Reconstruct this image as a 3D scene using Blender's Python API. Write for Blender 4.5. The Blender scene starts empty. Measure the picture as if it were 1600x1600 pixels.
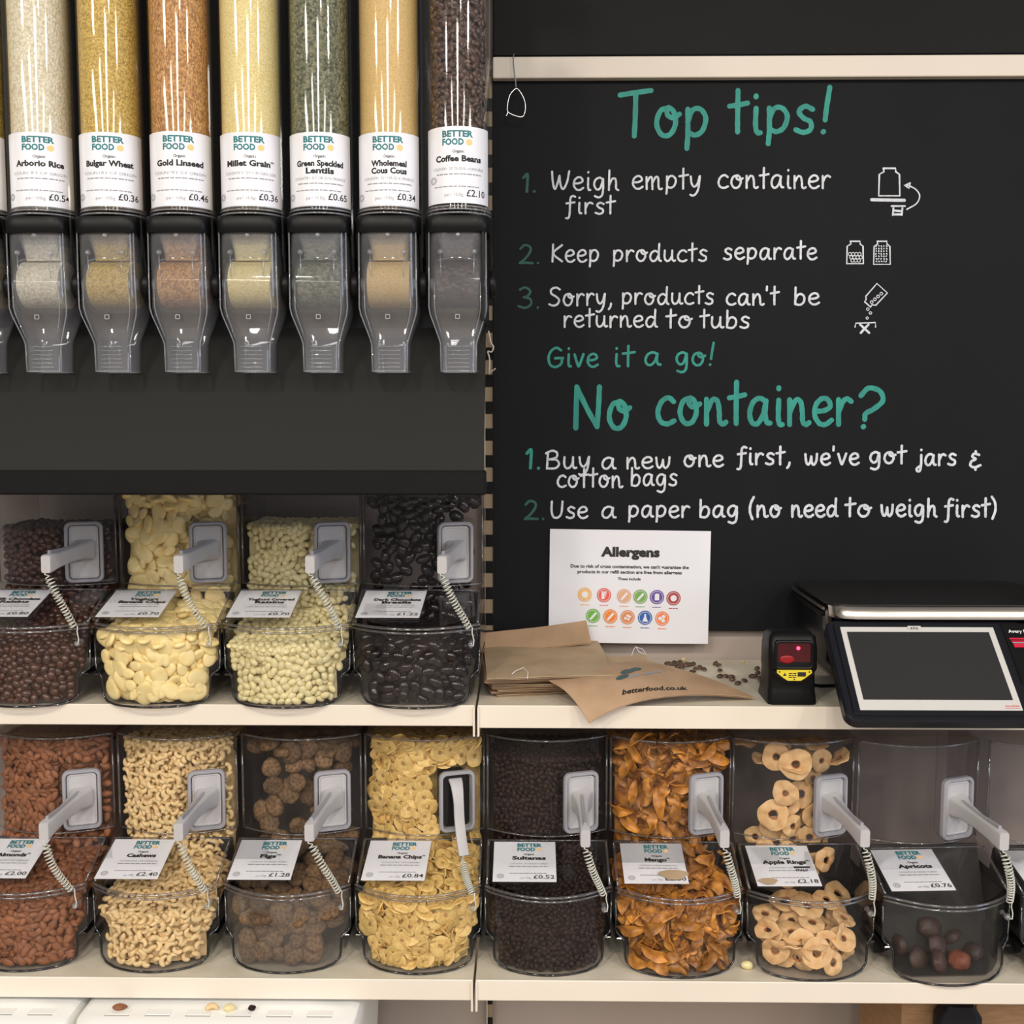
import bpy, math, random
import numpy as np
from mathutils import Vector, Matrix, Euler
random.seed(7); rng = np.random.default_rng(11)
SC = bpy.context.scene
COL = SC.collection
PI = math.pi

# ------------------------------------------------------------------ camera, world, lights, exposure
CAMY, CAMZ = -2.05, 1.458
F = 1725.0; PITCH = math.radians(5.0); YAW = math.radians(0.8)
cam_d = bpy.data.cameras.new('camera'); cam = bpy.data.objects.new('camera', cam_d); COL.objects.link(cam)
cam_d.sensor_width = 36; cam_d.lens = 36 * F / 1600; cam_d.clip_start = 0.02
cam.location = (0, CAMY, CAMZ)
cam.rotation_euler = Euler((PI / 2 - PITCH, 0, YAW), 'XYZ')
SC.camera = cam
CR = cam.rotation_euler.to_matrix()
C0 = Vector((0, CAMY, CAMZ))
SC.view_settings.view_transform = 'Standard'; SC.view_settings.look = 'None'
SC.view_settings.gamma = 1; SC.view_settings.use_curve_mapping = False
SC.view_settings.exposure = 0.03
SC.cycles.use_denoising = True
SC.cycles.transparent_max_bounces = 32
SC.cycles.max_bounces = 10
SC.cycles.caustics_reflective = False; SC.cycles.caustics_refractive = False
SC.cycles.sample_clamp_indirect = 4

W = bpy.data.worlds.new('world'); SC.world = W; W.use_nodes = True
bg = W.node_tree.nodes['Background']; bg.inputs[0].default_value = (0.93, 0.92, 0.92, 1); bg.inputs[1].default_value = 0.32

def area(name, loc, rot, sx, sy, power, color):
    l = bpy.data.lights.new(name, 'AREA'); l.shape = 'RECTANGLE'; l.size = sx; l.size_y = sy
    l.energy = power; l.color = color
    o = bpy.data.objects.new(name, l); COL.objects.link(o); o.location = loc; o.rotation_euler = rot
    return o
# rows of warm ceiling tube lamps running away from the shelf, behind and above the photographer
for i, (x, y0, ln, pw) in enumerate([(-3.2, -5.0, 3.8, 105), (-1.5, -5.8, 4.0, 70), (-0.05, -5.4, 4.2, 95), (1.6, -5.8, 4.0, 60), (3.1, -5.2, 4.2, 105)]):
    area('ceiling_lamp', (x, y0, 2.95), (0, 0, 0), 0.38, ln, pw, (1.0, 0.95, 0.90))
# daylight of the shop's side window, far to the right, and a broad warm bay of lamps
area('side_window_light', (6.0, -3.2, 2.0), (0, math.radians(90), 0), 1.8, 2.2, 95, (0.62, 0.74, 1.0))
for i, x in enumerate((-2.3, -.9, .5, 1.9)):
    o = area('spot_lamp', (x, -2.9 + .2 * (i % 2), 3.0), (math.radians(38), 0, math.radians(0)), .22, .22, 20, (1.0, 0.90, 0.76)); o.data.shape = 'DISK'

def ray(px, py):
    return CR @ Vector(((px - 800) / F, -(py - 800) / F, -1))
def PY(px, py, Y):                     # the point on the vertical plane y = Y seen at a pixel
    d = ray(px, py); return C0 + d * ((Y - CAMY) / d.y)
def PZ(px, py, Z):                     # the point on the horizontal plane z = Z seen at a pixel
    d = ray(px, py); return C0 + d * ((Z - CAMZ) / d.z)

# ------------------------------------------------------------------ materials
def lin(c):
    c = c / 255.0
    return c / 12.92 if c <= 0.04045 else ((c + 0.055) / 1.055) ** 2.4
def rgb(*c): return (lin(c[0]), lin(c[1]), lin(c[2]), 1)
def nodes(m):
    m.use_nodes = True; nt = m.node_tree; return nt, nt.nodes, nt.links
def mat(name, c, rough=0.5, metal=0.0, var=0.08, scale=30, bump=0.0, coat=0.0, c2=None, detail=3, stretch=None, spec=0.5, sss=0.0, emit=None, rand=0.0):
    m = bpy.data.materials.new(name); nt, N, L = nodes(m)
    b = N['Principled BSDF']
    tc = N.new('ShaderNodeTexCoord'); nz = N.new('ShaderNodeTexNoise'); nz.inputs['Scale'].default_value = scale; nz.inputs['Detail'].default_value = detail
    src = tc.outputs['Object']
    if stretch:
        mp = N.new('ShaderNodeMapping'); mp.inputs['Scale'].default_value = stretch; L.new(src, mp.inputs[0]); src = mp.outputs[0]
    L.new(src, nz.inputs['Vector'])
    mr = N.new('ShaderNodeMapRange'); mr.inputs[1].default_value = 0.32; mr.inputs[2].default_value = 0.68
    L.new(nz.outputs[0], mr.inputs[0])
    mx = N.new('ShaderNodeMix'); mx.data_type = 'RGBA'
    a = rgb(*c); d = rgb(*c2) if c2 else tuple(x * (1 - var) for x in a[:3]) + (1,)
    mx.inputs[6].default_value = a; mx.inputs[7].default_value = d
    L.new(mr.outputs[0], mx.inputs[0])
    out = mx.outputs[2]
    if rand:
        oi = N.new('ShaderNodeObjectInfo'); hs = N.new('ShaderNodeHueSaturation')
        r2 = N.new('ShaderNodeMapRange'); r2.inputs[3].default_value = 1 - rand; r2.inputs[4].default_value = 1 + rand
        L.new(oi.outputs['Random'], r2.inputs[0]); L.new(r2.outputs[0], hs.inputs['Value']); L.new(out, hs.inputs['Color']); out = hs.outputs[0]
    L.new(out, b.inputs['Base Color'])
    b.inputs['Roughness'].default_value = rough; b.inputs['Metallic'].default_value = metal
    b.inputs['Specular IOR Level'].default_value = spec
    if coat: b.inputs['Coat Weight'].default_value = coat; b.inputs['Coat Roughness'].default_value = 0.04
    if sss: b.inputs['Subsurface Weight'].default_value = sss; b.inputs['Subsurface Radius'].default_value = (.004, .003, .002); b.inputs['Subsurface Scale'].default_value = 1.0
    if emit: b.inputs['Emission Color'].default_value = rgb(*emit[:3]); b.inputs['Emission Strength'].default_value = emit[3]
    if bump:
        bp = N.new('ShaderNodeBump'); bp.inputs['Strength'].default_value = bump; bp.inputs['Distance'].default_value = 0.002
        L.new(nz.outputs[0], bp.inputs['Height']); L.new(bp.outputs[0], b.inputs['Normal'])
    return m
def clear(name, tint=(0.97, 0.975, 0.975), haze=0.03, hazec=(0.8, 0.8, 0.82), rough=0.03, f0=0.045, hscale=9):
    """clear moulded plastic: transmits, reflects at grazing angles, carries some dust and scratches"""
    m = bpy.data.materials.new(name); nt, N, L = nodes(m); N.remove(N['Principled BSDF'])
    o = N['Material Output']
    tr = N.new('ShaderNodeBsdfTransparent'); tr.inputs[0].default_value = (*tint, 1)
    gl = N.new('ShaderNodeBsdfGlossy'); gl.inputs['Roughness'].default_value = rough; gl.inputs['Color'].default_value = (1, 1, 1, 1)
    df = N.new('ShaderNodeBsdfDiffuse'); df.inputs[0].default_value = (*hazec, 1)
    lw = N.new('ShaderNodeLayerWeight'); lw.inputs[0].default_value = 0.5
    pw = N.new('ShaderNodeMath'); pw.operation = 'POWER'; pw.inputs[1].default_value = 4.0; L.new(lw.outputs['Facing'], pw.inputs[0])
    ma = N.new('ShaderNodeMath'); ma.operation = 'MULTIPLY_ADD'; ma.inputs[1].default_value = 0.55; ma.inputs[2].default_value = f0; L.new(pw.outputs[0], ma.inputs[0])
    tc = N.new('ShaderNodeTexCoord'); nz = N.new('ShaderNodeTexNoise'); nz.inputs['Scale'].default_value = hscale; nz.inputs['Detail'].default_value = 6
    L.new(tc.outputs['Object'], nz.inputs['Vector'])
    hm = N.new('ShaderNodeMath'); hm.operation = 'MULTIPLY'; hm.inputs[1].default_value = haze * 2; L.new(nz.outputs[0], hm.inputs[0])
    m1 = N.new('ShaderNodeMixShader'); L.new(hm.outputs[0], m1.inputs[0]); L.new(tr.outputs[0], m1.inputs[1]); L.new(df.outputs[0], m1.inputs[2])
    m2 = N.new('ShaderNodeMixShader'); L.new(ma.outputs[0], m2.inputs[0]); L.new(m1.outputs[0], m2.inputs[1]); L.new(gl.outputs[0], m2.inputs[2])
    L.new(m2.outputs[0], o.inputs[0]); return m
def grain(name, cols, size, stretch=(1, 1, 1), bump=0.6, rough=0.6):
    """a mass of fine grain: voronoi cells coloured one by one"""
    m = bpy.data.materials.new(name); nt, N, L = nodes(m); b = N['Principled BSDF']
    tc = N.new('ShaderNodeTexCoord'); mp = N.new('ShaderNodeMapping'); mp.inputs['Scale'].default_value = stretch
    v = N.new('ShaderNodeTexVoronoi'); v.inputs['Scale'].default_value = 1.0 / size
    L.new(tc.outputs['Object'], mp.inputs[0]); L.new(mp.outputs[0], v.inputs['Vector'])
    sp = N.new('ShaderNodeSeparateColor'); L.new(v.outputs['Color'], sp.inputs[0])
    cr = N.new('ShaderNodeValToRGB'); cr.color_ramp.interpolation = 'LINEAR'
    el = cr.color_ramp.elements
    el[0].position = 0; el[0].color = rgb(*cols[0]); el[1].position = 1; el[1].color = rgb(*cols[-1])
    for i, c in enumerate(cols[1:-1]):
        e = el.new((i + 1) / (len(cols) - 1)); e.color = rgb(*c)
    L.new(sp.outputs[0], cr.inputs[0])
    dm = N.new('ShaderNodeMapRange'); dm.inputs[1].default_value = 0.25; dm.inputs[2].default_value = 0.9; dm.inputs[3].default_value = 1.0; dm.inputs[4].default_value = 0.78
    L.new(v.outputs['Distance'], dm.inputs[0])
    mx = N.new('ShaderNodeMix'); mx.data_type = 'RGBA'; mx.blend_type = 'MULTIPLY'; mx.inputs[0].default_value = 1
    L.new(cr.outputs[0], mx.inputs[6]); L.new(dm.outputs[0], mx.inputs[7]); L.new(mx.outputs[2], b.inputs['Base Color'])
    bp = N.new('ShaderNodeBump'); bp.invert = True; bp.inputs['Strength'].default_value = bump; bp.inputs['Distance'].default_value = size * 0.5
    L.new(v.outputs['Distance'], bp.inputs['Height']); L.new(bp.outputs[0], b.inputs['Normal'])
    b.inputs['Roughness'].default_value = rough; return m

M = {}
M['board'] = mat('chalkboard_paint', (25, 26, 29), 0.6, var=0.12, scale=6, bump=0.05, spec=0.12)
M['header'] = mat('black_panel', (20, 21, 23), 0.5, var=0.15, scale=4, spec=0.12)
M['drip'] = mat('dark_grey_panel', (33, 33, 31), 0.55, var=0.06, scale=5, spec=0.15)
M['black'] = mat('black_plastic', (15, 15, 16), 0.4, var=0.1, spec=0.2)
M['blacklip'] = mat('black_steel', (18, 18, 19), 0.45, var=0.1, spec=0.15)
M['cream'] = mat('cream_steel', (229, 219, 205), 0.38, var=0.04, scale=8)
M['creamworn'] = mat('cream_steel_top', (222, 214, 196), 0.45, c2=(200, 190, 170), scale=14, detail=8)
M['taupe'] = mat('taupe_back_panel', (174, 161, 153), 0.6, var=0.05, scale=3)
M['upright'] = mat('upright_steel', (150, 132, 108), 0.45, var=0.15, scale=20)
M['rail'] = mat('header_rail_paint', (226, 215, 202), 0.5, var=0.05, scale=4)
M['darkback'] = mat('dark_back_panel', (48, 46, 44), 0.6, var=0.2, scale=6)
M['paper'] = mat('white_paper', (232, 232, 238), 0.6, var=0.02, scale=10)
M['tubelabel'] = mat('white_label_behind_film', (236, 237, 244), 0.35, var=0.02, scale=10, coat=0.9)
M['ink'] = mat('black_ink', (28, 26, 28), 0.6, var=0.1)
M['greyink'] = mat('grey_ink', (150, 150, 156), 0.6, var=0.1)
M['teal'] = mat('teal_ink', (38, 120, 128), 0.6, var=0.1)
M['dot'] = mat('orange_ink', (246, 205, 140), 0.6, var=0.05)
M['chalkteal'] = mat('teal_paint_pen', (40, 152, 138), 0.6, c2=(28, 128, 118), scale=60, stretch=(1, 1, .25))
M['chalkdark'] = mat('dark_teal_paint_pen', (26, 92, 82), 0.6, c2=(20, 74, 68), scale=60)
M['chalk'] = mat('white_paint_pen', (222, 226, 232), 0.6, c2=(192, 196, 204), scale=80)
M['kraft'] = mat('kraft_paper', (182, 150, 120), 0.75, c2=(164, 134, 104), scale=18, bump=0.25, detail=8)
M['kraftlight'] = mat('kraft_paper_faded', (184, 160, 130), 0.75, c2=(166, 142, 112), scale=14, bump=0.25, detail=8)
M['greyplastic'] = mat('grey_plastic', (158, 157, 164), 0.4, var=0.06, scale=20, spec=.3)
M['greydark'] = mat('grey_plastic_groove', (110, 108, 116), 0.5, var=0.06)
M['handle'] = mat('pale_grey_plastic', (186, 184, 186), 0.42, var=0.05, scale=25, spec=.3)
M['cord'] = mat('translucent_cord', (206, 207, 196), 0.3, var=0.06, scale=60)
M['clear'] = clear('clear_bin_plastic', (0.975, 0.975, 0.975), 0.003, f0=0.010)
M['clearbody'] = clear('clear_bin_body_plastic', (0.88, 0.87, 0.87), 0.004, (.4, .38, .37), f0=0.010)
M['clearfront'] = clear('clear_bin_front_dusty', (0.975, 0.975, 0.975), 0.005, (0.75, 0.72, 0.70), f0=0.012, hscale=14)
M['dusty'] = clear('clear_bin_front_very_dusty', (0.96, 0.96, 0.96), 0.05, (0.5, 0.46, 0.42), f0=0.018, hscale=8)
M['edge'] = clear('refraction_tinted_edge', (0.72, 0.71, 0.72), 0.07, (0.5, 0.49, 0.5), 0.10, 0.08)  # grey tint stands in for refraction in the clear moulded edges
M['refractedge'] = clear('refraction_dark_edge', (0.16, 0.155, 0.165), 0.03, (0.2, 0.2, 0.22), 0.08, 0.06)  # near-black tint paints the refraction seen along clear plastic edges
M['tube'] = clear('clear_acrylic_tube', (0.985, 0.985, 0.985), 0.002, rough=0.05, f0=0.034)
M['chute'] = clear('frosted_clear_chute', (0.93, 0.935, 0.945), 0.055, (0.76, 0.76, 0.80), 0.05, 0.035)
M['chuteedge'] = clear('chute_moulded_rib', (0.85, 0.86, 0.88), 0.16, (0.72, 0.73, 0.78), 0.06, 0.08)
M['smoke'] = clear('smoky_baffle', (0.22, 0.21, 0.21), 0.10, (0.16, 0.15, 0.15), 0.2, 0.03)
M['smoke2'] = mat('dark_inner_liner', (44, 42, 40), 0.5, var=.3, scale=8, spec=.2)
M['steel'] = mat('brushed_steel', (205, 196, 184), 0.28, metal=1.0, var=0.15, scale=8, stretch=(1, 40, 40))
M['wire'] = mat('steel_wire', (200, 200, 200), 0.3, metal=0.8, var=0.1)
M['navy'] = mat('blue_black_plastic', (18, 19, 26), 0.38, var=0.1, scale=40, spec=0.3)
M['screen'] = mat('dark_display', (47, 47, 48), 0.35, var=0.05, scale=5, spec=0.2)
M['silver'] = mat('silver_paint', (200, 198, 194), 0.4, var=0.03)
M['platter'] = mat('dark_tray_steel', (34, 33, 33), 0.45, var=0.15, scale=12, spec=0.2)
M['yellow'] = mat('yellow_sticker', (225, 205, 50), 0.5, var=0.05)
M['redglass'] = mat('red_scanner_glass', (58, 3, 10), 0.15, var=0.6, scale=60, emit=(150, 0, 20, 0.10), coat=0.3)
M['redlamp'] = mat('red_laser_spot', (255, 40, 60), 0.4, emit=(255, 50, 80, 6.0))
M['redstripe'] = mat('red_stripe', (170, 20, 50), 0.3, emit=(190, 30, 60, 0.5))
M['white'] = mat('white_crate_plastic', (240, 240, 236), 0.4, var=0.03, scale=6)
M['whiteslot'] = mat('crate_slot_shade', (170, 168, 160), 0.5)
M['whitetext'] = mat('white_print', (235, 235, 235), 0.5)
M['cardboard'] = mat('brown_cardboard', (170, 132, 96), 0.8, c2=(150, 114, 80), scale=30, stretch=(1, 1, 8))
M['floor'] = mat('shop_floor_vinyl', (150, 138, 122), 0.5, var=0.15, scale=5)
# foods
M['choc_raisin'] = mat('milk_chocolate', (82, 50, 36), 0.25, c2=(58, 34, 26), scale=60, rand=0.25)
M['yog_chip'] = mat('yoghurt_coating', (244, 224, 164), 0.42, c2=(234, 208, 140), scale=60, sss=0.1, rand=0.06)
M['yog_raisin'] = mat('yoghurt_raisin_coating', (224, 212, 164), 0.32, c2=(212, 198, 146), scale=60, sss=0.1, rand=0.08)
M['dark_choc'] = mat('dark_chocolate', (32, 21, 20), 0.14, c2=(24, 15, 15), scale=50, rand=0.25)
M['almond'] = mat('almond_skin', (146, 90, 54), 0.6, c2=(110, 64, 38), scale=260, stretch=(.25, 1.4, 1.4), bump=0.3, rand=0.18)
M['cashew'] = mat('cashew', (232, 204, 152), 0.5, c2=(216, 182, 126), scale=80, sss=0.1, rand=0.07)
M['fig'] = mat('dried_fig', (128, 98, 66), 0.75, c2=(66, 47, 31), scale=170, bump=0.9, detail=8, rand=0.3)
M['chip'] = mat('banana_chip', (226, 194, 122), 0.5, c2=(206, 168, 96), scale=150, bump=0.3, rand=0.12)
M['chipcore'] = mat('banana_chip_core', (204, 164, 94), 0.6, c2=(130, 92, 48), scale=420, bump=0.4, rand=0.3)
M['sultana'] = mat('sultana_skin', (48, 29, 22), 0.55, c2=(28, 18, 15), scale=200, bump=0.8, rand=0.35, spec=0.2)
M['mango'] = mat('dried_mango', (196, 134, 52), 0.45, c2=(112, 60, 24), scale=60, bump=0.5, detail=6, rand=0.35, sss=0.05)
M['apple'] = mat('dried_apple', (230, 194, 144), 0.65, c2=(212, 166, 112), scale=60, bump=0.4, rand=0.08, sss=0.1)
M['applecore'] = mat('dried_apple_core_edge', (196, 136, 84), 0.7, c2=(170, 108, 60), scale=60)
M['apricot'] = mat('dried_apricot', (66, 40, 32), 0.6, c2=(44, 28, 26), scale=70, bump=0.8, rand=0.3)
M['apricotred'] = mat('dried_apricot_amber', (130, 66, 36), 0.6, c2=(96, 46, 28), scale=70, bump=0.8)
M['coffee'] = mat('roast_coffee', (98, 72, 58), 0.38, c2=(70, 50, 41), scale=120, rand=0.3)
M['coffeegroove'] = mat('coffee_groove', (34, 22, 18), 0.6)
M['crumb'] = mat('pale_crumb', (212, 186, 140), 0.7)

# ------------------------------------------------------------------ mesh builder
class MB:
    def __init__(s): s.v = []; s.f = []; s.m = []
    def add(s, vs, fs, mi=0):
        k = len(s.v); s.v.extend([tuple(p) for p in vs]); s.f.extend([tuple(i + k for i in f) for f in fs]); s.m.extend([mi] * len(fs)); return s
    def box(s, a, b, mi=0, bev=0.0):
        x0, y0, z0 = a; x1, y1, z1 = b
        if not bev:
            v = [(x0, y0, z0), (x1, y0, z0), (x1, y1, z0), (x0, y1, z0), (x0, y0, z1), (x1, y0, z1), (x1, y1, z1), (x0, y1, z1)]
            return s.add(v, [(0, 3, 2, 1), (4, 5, 6, 7), (0, 1, 5, 4), (1, 2, 6, 5), (2, 3, 7, 6), (3, 0, 4, 7)], mi)
        r = bev
        def ring(z, i):
            return [(x0 + i + r, y0 + i, z), (x1 - i - r, y0 + i, z), (x1 - i, y0 + i + r, z), (x1 - i, y1 - i - r, z), (x1 - i - r, y1 - i, z), (x0 + i + r, y1 - i, z), (x0 + i, y1 - i - r, z), (x0 + i, y0 + i + r, z)]
        return s.loft([ring(z0, r * .7), ring(z0 + r, 0), ring(z1 - r, 0), ring(z1, r * .7)], True, mi)
    def loft(s, rings, caps=True, mi=0, close=True):
        n = len(rings[0]); vs = [p for r in rings for p in r]; fs = []
        for i in range(len(rings) - 1):
            for j in range(n if close else n - 1):
                a = i * n + j; b = i * n + (j + 1) % n; fs.append((a, b, b + n, a + n))
        if caps:
            fs.append(tuple(range(n))[::-1]); fs.append(tuple((len(rings) - 1) * n + j for j in range(n)))
        return s.add(vs, fs, mi)
    def sheet(s, g, t, mi=0):
        """g: rows of points, t: offset vector; a slab with thickness"""
        R, Cn = len(g), len(g[0]); t = Vector(t)
        A = [Vector(p) for r in g for p in r]; B = [p + t for p in A]; n = R * Cn
        fs = []
        for i in range(R - 1):
            for j in range(Cn - 1):
                a = i * Cn + j; fs.append((a, a + 1, a + 1 + Cn, a + Cn)); fs.append((n + a + Cn, n + a + 1 + Cn, n + a + 1, n + a))
        bd = [j for j in range(Cn)] + [i * Cn + Cn - 1 for i in range(1, R)] + [(R - 1) * Cn + j for j in range(Cn - 2, -1, -1)] + [i * Cn for i in range(R - 2, 0, -1)]
        for k in range(len(bd)):
            a, b = bd[k], bd[(k + 1) % len(bd)]; fs.append((b, a, n + a, n + b))
        return s.add(A + B, fs, mi)
    def tube(s, pts, r, n=8, mi=0, closed=False, caps=True):
        P = [Vector(p) for p in pts]; rs = r if isinstance(r, (list, tuple)) else [r] * len(P)
        rings = []; up = None
        for i, p in enumerate(P):
            if closed: t = P[(i + 1) % len(P)] - P[i - 1]
            else: t = P[min(i + 1, len(P) - 1)] - P[max(i - 1, 0)]
            if t.length < 1e-9: t = Vector((0, 0, 1))
            t.normalize()
            if up is None:
                up = Vector((0, 0, 1)) if abs(t.z) < .9 else Vector((1, 0, 0))
            u = up - t * up.dot(t)
            if u.length < 1e-5: u = Vector((1, 0, 0)) - t * t.x
            u.normalize(); up = u; w = t.cross(u)
            rings.append([p + (u * math.cos(a) + w * math.sin(a)) * rs[i] for a in [2 * PI * k / n for k in range(n)]])
        if closed: rings.append(rings[0])
        return s.loft(rings, caps and not closed, mi)
    def lathe(s, prof, n=24, c=(0, 0, 0), axis='z', mi=0, caps=True):
        rings = []
        for r, h in prof:
            ring = []
            for k in range(n):
                a = 2 * PI * k / n; x, y = r * math.cos(a), r * math.sin(a)
                p = (x, y, h) if axis == 'z' else ((h, x, y) if axis == 'x' else (x, h, -y))
                ring.append((p[0] + c[0], p[1] + c[1], p[2] + c[2]))
            rings.append(ring)
        return s.loft(rings, caps, mi)
    def mesh(s, name, mats, smooth=False):
        me = bpy.data.meshes.new(name); me.from_pydata(s.v, [], s.f)
        for m in (mats if isinstance(mats, (list, tuple)) else [mats]): me.materials.append(m)
        if any(s.m): me.polygons.foreach_set('material_index', s.m)
        if smooth:
            me.polygons.foreach_set('use_smooth', [True] * len(s.f))
            if smooth != 'all': me.set_sharp_from_angle(angle=math.radians(smooth if smooth is not True else 40))
        me.update(); return me
    def obj(s, name, mats, parent=None, smooth=False, **kw):
        o = bpy.data.objects.new(name, s.mesh(name, mats, smooth)); COL.objects.link(o)
        if parent: o.parent = parent
        return tag(o, **kw)
def tag(o, label=None, cat=None, group=None, kind=None):
    if label: o['label'] = label
    if cat: o['category'] = cat
    if group: o['group'] = group
    if kind: o['kind'] = kind
    return o
def thing(name, loc, label, cat, group=None, rz=0):
    o = bpy.data.objects.new(name, None); COL.objects.link(o); o.location = loc; o.rotation_euler = (0, 0, rz)
    o.empty_display_size = 0.02
    return tag(o, label, cat, group)
def rrect(hw, hh, r, n=5, cx=0, cy=0):
    pts = []
    for sx, sy, a0 in ((1, 1, 0), (-1, 1, 90), (-1, -1, 180), (1, -1, 270)):
        for k in range(n + 1):
            a = math.radians(a0 + 90 * k / n); pts.append((cx + sx * (hw - r) + r * math.cos(a), cy + sy * (hh - r) + r * math.sin(a)))
    return pts

# ------------------------------------------------------------------ printed text
_tc = {}
def text_geo(s, bold=0.0):
    key = (s, bold)
    if key not in _tc:
        c = bpy.data.curves.new('t', 'FONT'); c.body = s; c.size = 1; c.resolution_u = 2; c.offset = bold
        o = bpy.data.objects.new('t', c); me = bpy.data.meshes.new_from_object(o)
        v = np.empty(len(me.vertices) * 3); me.vertices.foreach_get('co', v); v = v.reshape(-1, 3)[:, :2]
        f = [tuple(p.vertices) for p in me.polygons]
        _tc[key] = (v, f)
        bpy.data.objects.remove(o); bpy.data.curves.remove(c); bpy.data.meshes.remove(me)
    return _tc[key]
CAPH = 0.70
def put_text(mb, s, x, y, cap, fmap, bold=0.0, align='c', width=None, mi=0):
    """x,y: baseline position in label units; cap: capital height; fmap(u, v) -> 3-D point"""
    if not s: return
    v, f = text_geo(s, bold)
    if not len(v): return
    k = cap / CAPH; x0, x1 = v[:, 0].min(), v[:, 0].max(); kx = k if width is None else width / (x1 - x0)
    ox = {'c': -(x0 + x1) / 2, 'l': -x0, 'r': -x1}[align]
    mb.add([fmap(x + (a + ox) * kx, y + b * k) for a, b in v], f, mi)
def disc2(mb, x, y, r, fmap, mi=0, n=20, r2=None):
    if r2 is None:
        mb.add([fmap(x + r * math.cos(2 * PI * k / n), y + r * math.sin(2 * PI * k / n)) for k in range(n)], [tuple(range(n))], mi)
    else:
        a = [fmap(x + q * math.cos(2 * PI * k / n), y + q * math.sin(2 * PI * k / n)) for q in (r2, r) for k in range(n)]
        mb.add(a, [(k, (k + 1) % n, n + (k + 1) % n, n + k) for k in range(n)], mi)
def dashes(mb, x0, x1, y, h, fmap, mi=0, seed=0):
    r = random.Random(seed + int(x0 * 1e5) + int(y * 1e5)); x = x0
    while x < x1:
        w = min(r.uniform(2, 5) * h, x1 - x)
        mb.add([fmap(x, y), fmap(x + w, y), fmap(x + w, y + h), fmap(x, y + h)], [(0, 1, 2, 3)], mi); x += w + h * .7

# ------------------------------------------------------------------ the setting
def zp(py, Y): return PY(800, py, Y).z
ZU = 1.0; ZL = 1.458 - .873            # tops of the two shelves
YU = -.34; YL = -.41                   # their front edges
BX = -.072                             # the joint between the two bays
XL, XR = -1.15, 1.15
MB().box((-4, -6, -.05), (4, .1, 0)).obj('floor', M['floor'], kind='structure')
MB().box((XL, .006, 0), (XR, .06, 2.6)).obj('wall_back', M['taupe'], kind='structure')
# black header panel and cream rail above the board
xb0 = PY(770, 100, -.03).x
MB().box((xb0, -.024, zp(86, -.03)), (XR, .004, 2.55), bev=.002).obj('wall_header', M['header'], kind='structure')
rz1, rz0 = zp(88, -.03), zp(123, -.03)
MB().box((xb0, -.034, rz0), (XR, .004, rz1 - .002), bev=.0015).obj('trim_1', M['rail'], kind='structure')
# wall behind the tubes of the left bay
MB().box((XL, -.30, 1.40), (BX - .008, -.285, 2.5)).obj('wall_left_bay', M['darkback'], kind='structure')

def lip(x0, x1, yf, z, name, label, dz=0.032):
    t = thing(name, ((x0 + x1) / 2, 0, z), label, 'shelf'); cx = (x0 + x1) / 2; a, b = x0 - cx, x1 - cx
    MB().box((a, yf + .004, -.004), (b, .002, 0)).obj('shelf_top', M['creamworn'], t)
    MB().box((a, yf, -dz), (b, yf + .0035, .0015), bev=.0012).obj('front_lip', M['cream'], t)
    MB().box((a, yf + .01, -.028), (b, yf + .02, -.004)).obj('stiffener', M['creamworn'], t)
    return t
JX = PY(744, 1120, YU).x
lip(XL, JX - .0022, YU, ZU, 'metal_shelf', 'upper left cream metal shelf under four bulk bins')
lip(JX + .0022, XR, YU, ZU, 'metal_shelf', 'upper right cream metal shelf carrying the scale, scanner and paper bags', .035)
JL = PY(741, 1550, YL).x
lip(XL, JL - .0022, YL, ZL, 'metal_shelf', 'lower left cream metal shelf above the white crates')
lip(JL + .0022, XR, YL, ZL, 'metal_shelf', 'lower right cream metal shelf under the sultana to apricot bins')
for (jx, yf, z, lb) in ((JX, YU, ZU, 'pair of thin cream shelf end brackets at the upper shelf joint'), (JL, YL, ZL, 'pair of thin cream shelf end brackets at the lower shelf joint')):
    t = thing('shelf_bracket', (jx, yf, z), lb, 'bracket')
    for s in (-1, 1):
        MB().box((s * .0035 - .0016, -.004, -.048), (s * .0035 + .0016, .12, -.001), bev=.0006).obj('bracket_plate', M['cream'], t)
# slotted upright between the bays
def upright(z0, z1, label, w=.016, y=-.012):
    t = thing('slotted_upright', (PY(764, 700, y).x, y, z0), label, 'upright')
    MB().box((-w / 2, 0, 0), (w / 2, .012, z1 - z0)).obj('post', M['upright'], t)
    pit = .0492; k = 0
    base = MB().box((-w / 2 + .001, -.0012, 0), (w / 2 - .001, .0002, .0225)).mesh('slot', M['black'])
    zz = z0 + .01
    while zz + .023 < z1:
        o = bpy.data.objects.new('slot', base); COL.objects.link(o); o.parent = t; o.location = (0, 0, zz - z0); zz += pit
    MB().box((-w / 2 - .0002, -.003, 0), (-w / 2 + .0012, -.0008, z1 - z0)).obj('bright_edge', M['rail'], t)
upright(zp(985, -.012), zp(120, -.012), 'slotted tan steel upright beside the left edge of the chalkboard')
upright(.12, ZL - .05, 'slotted steel upright below the lower shelf joint', .012)

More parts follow.
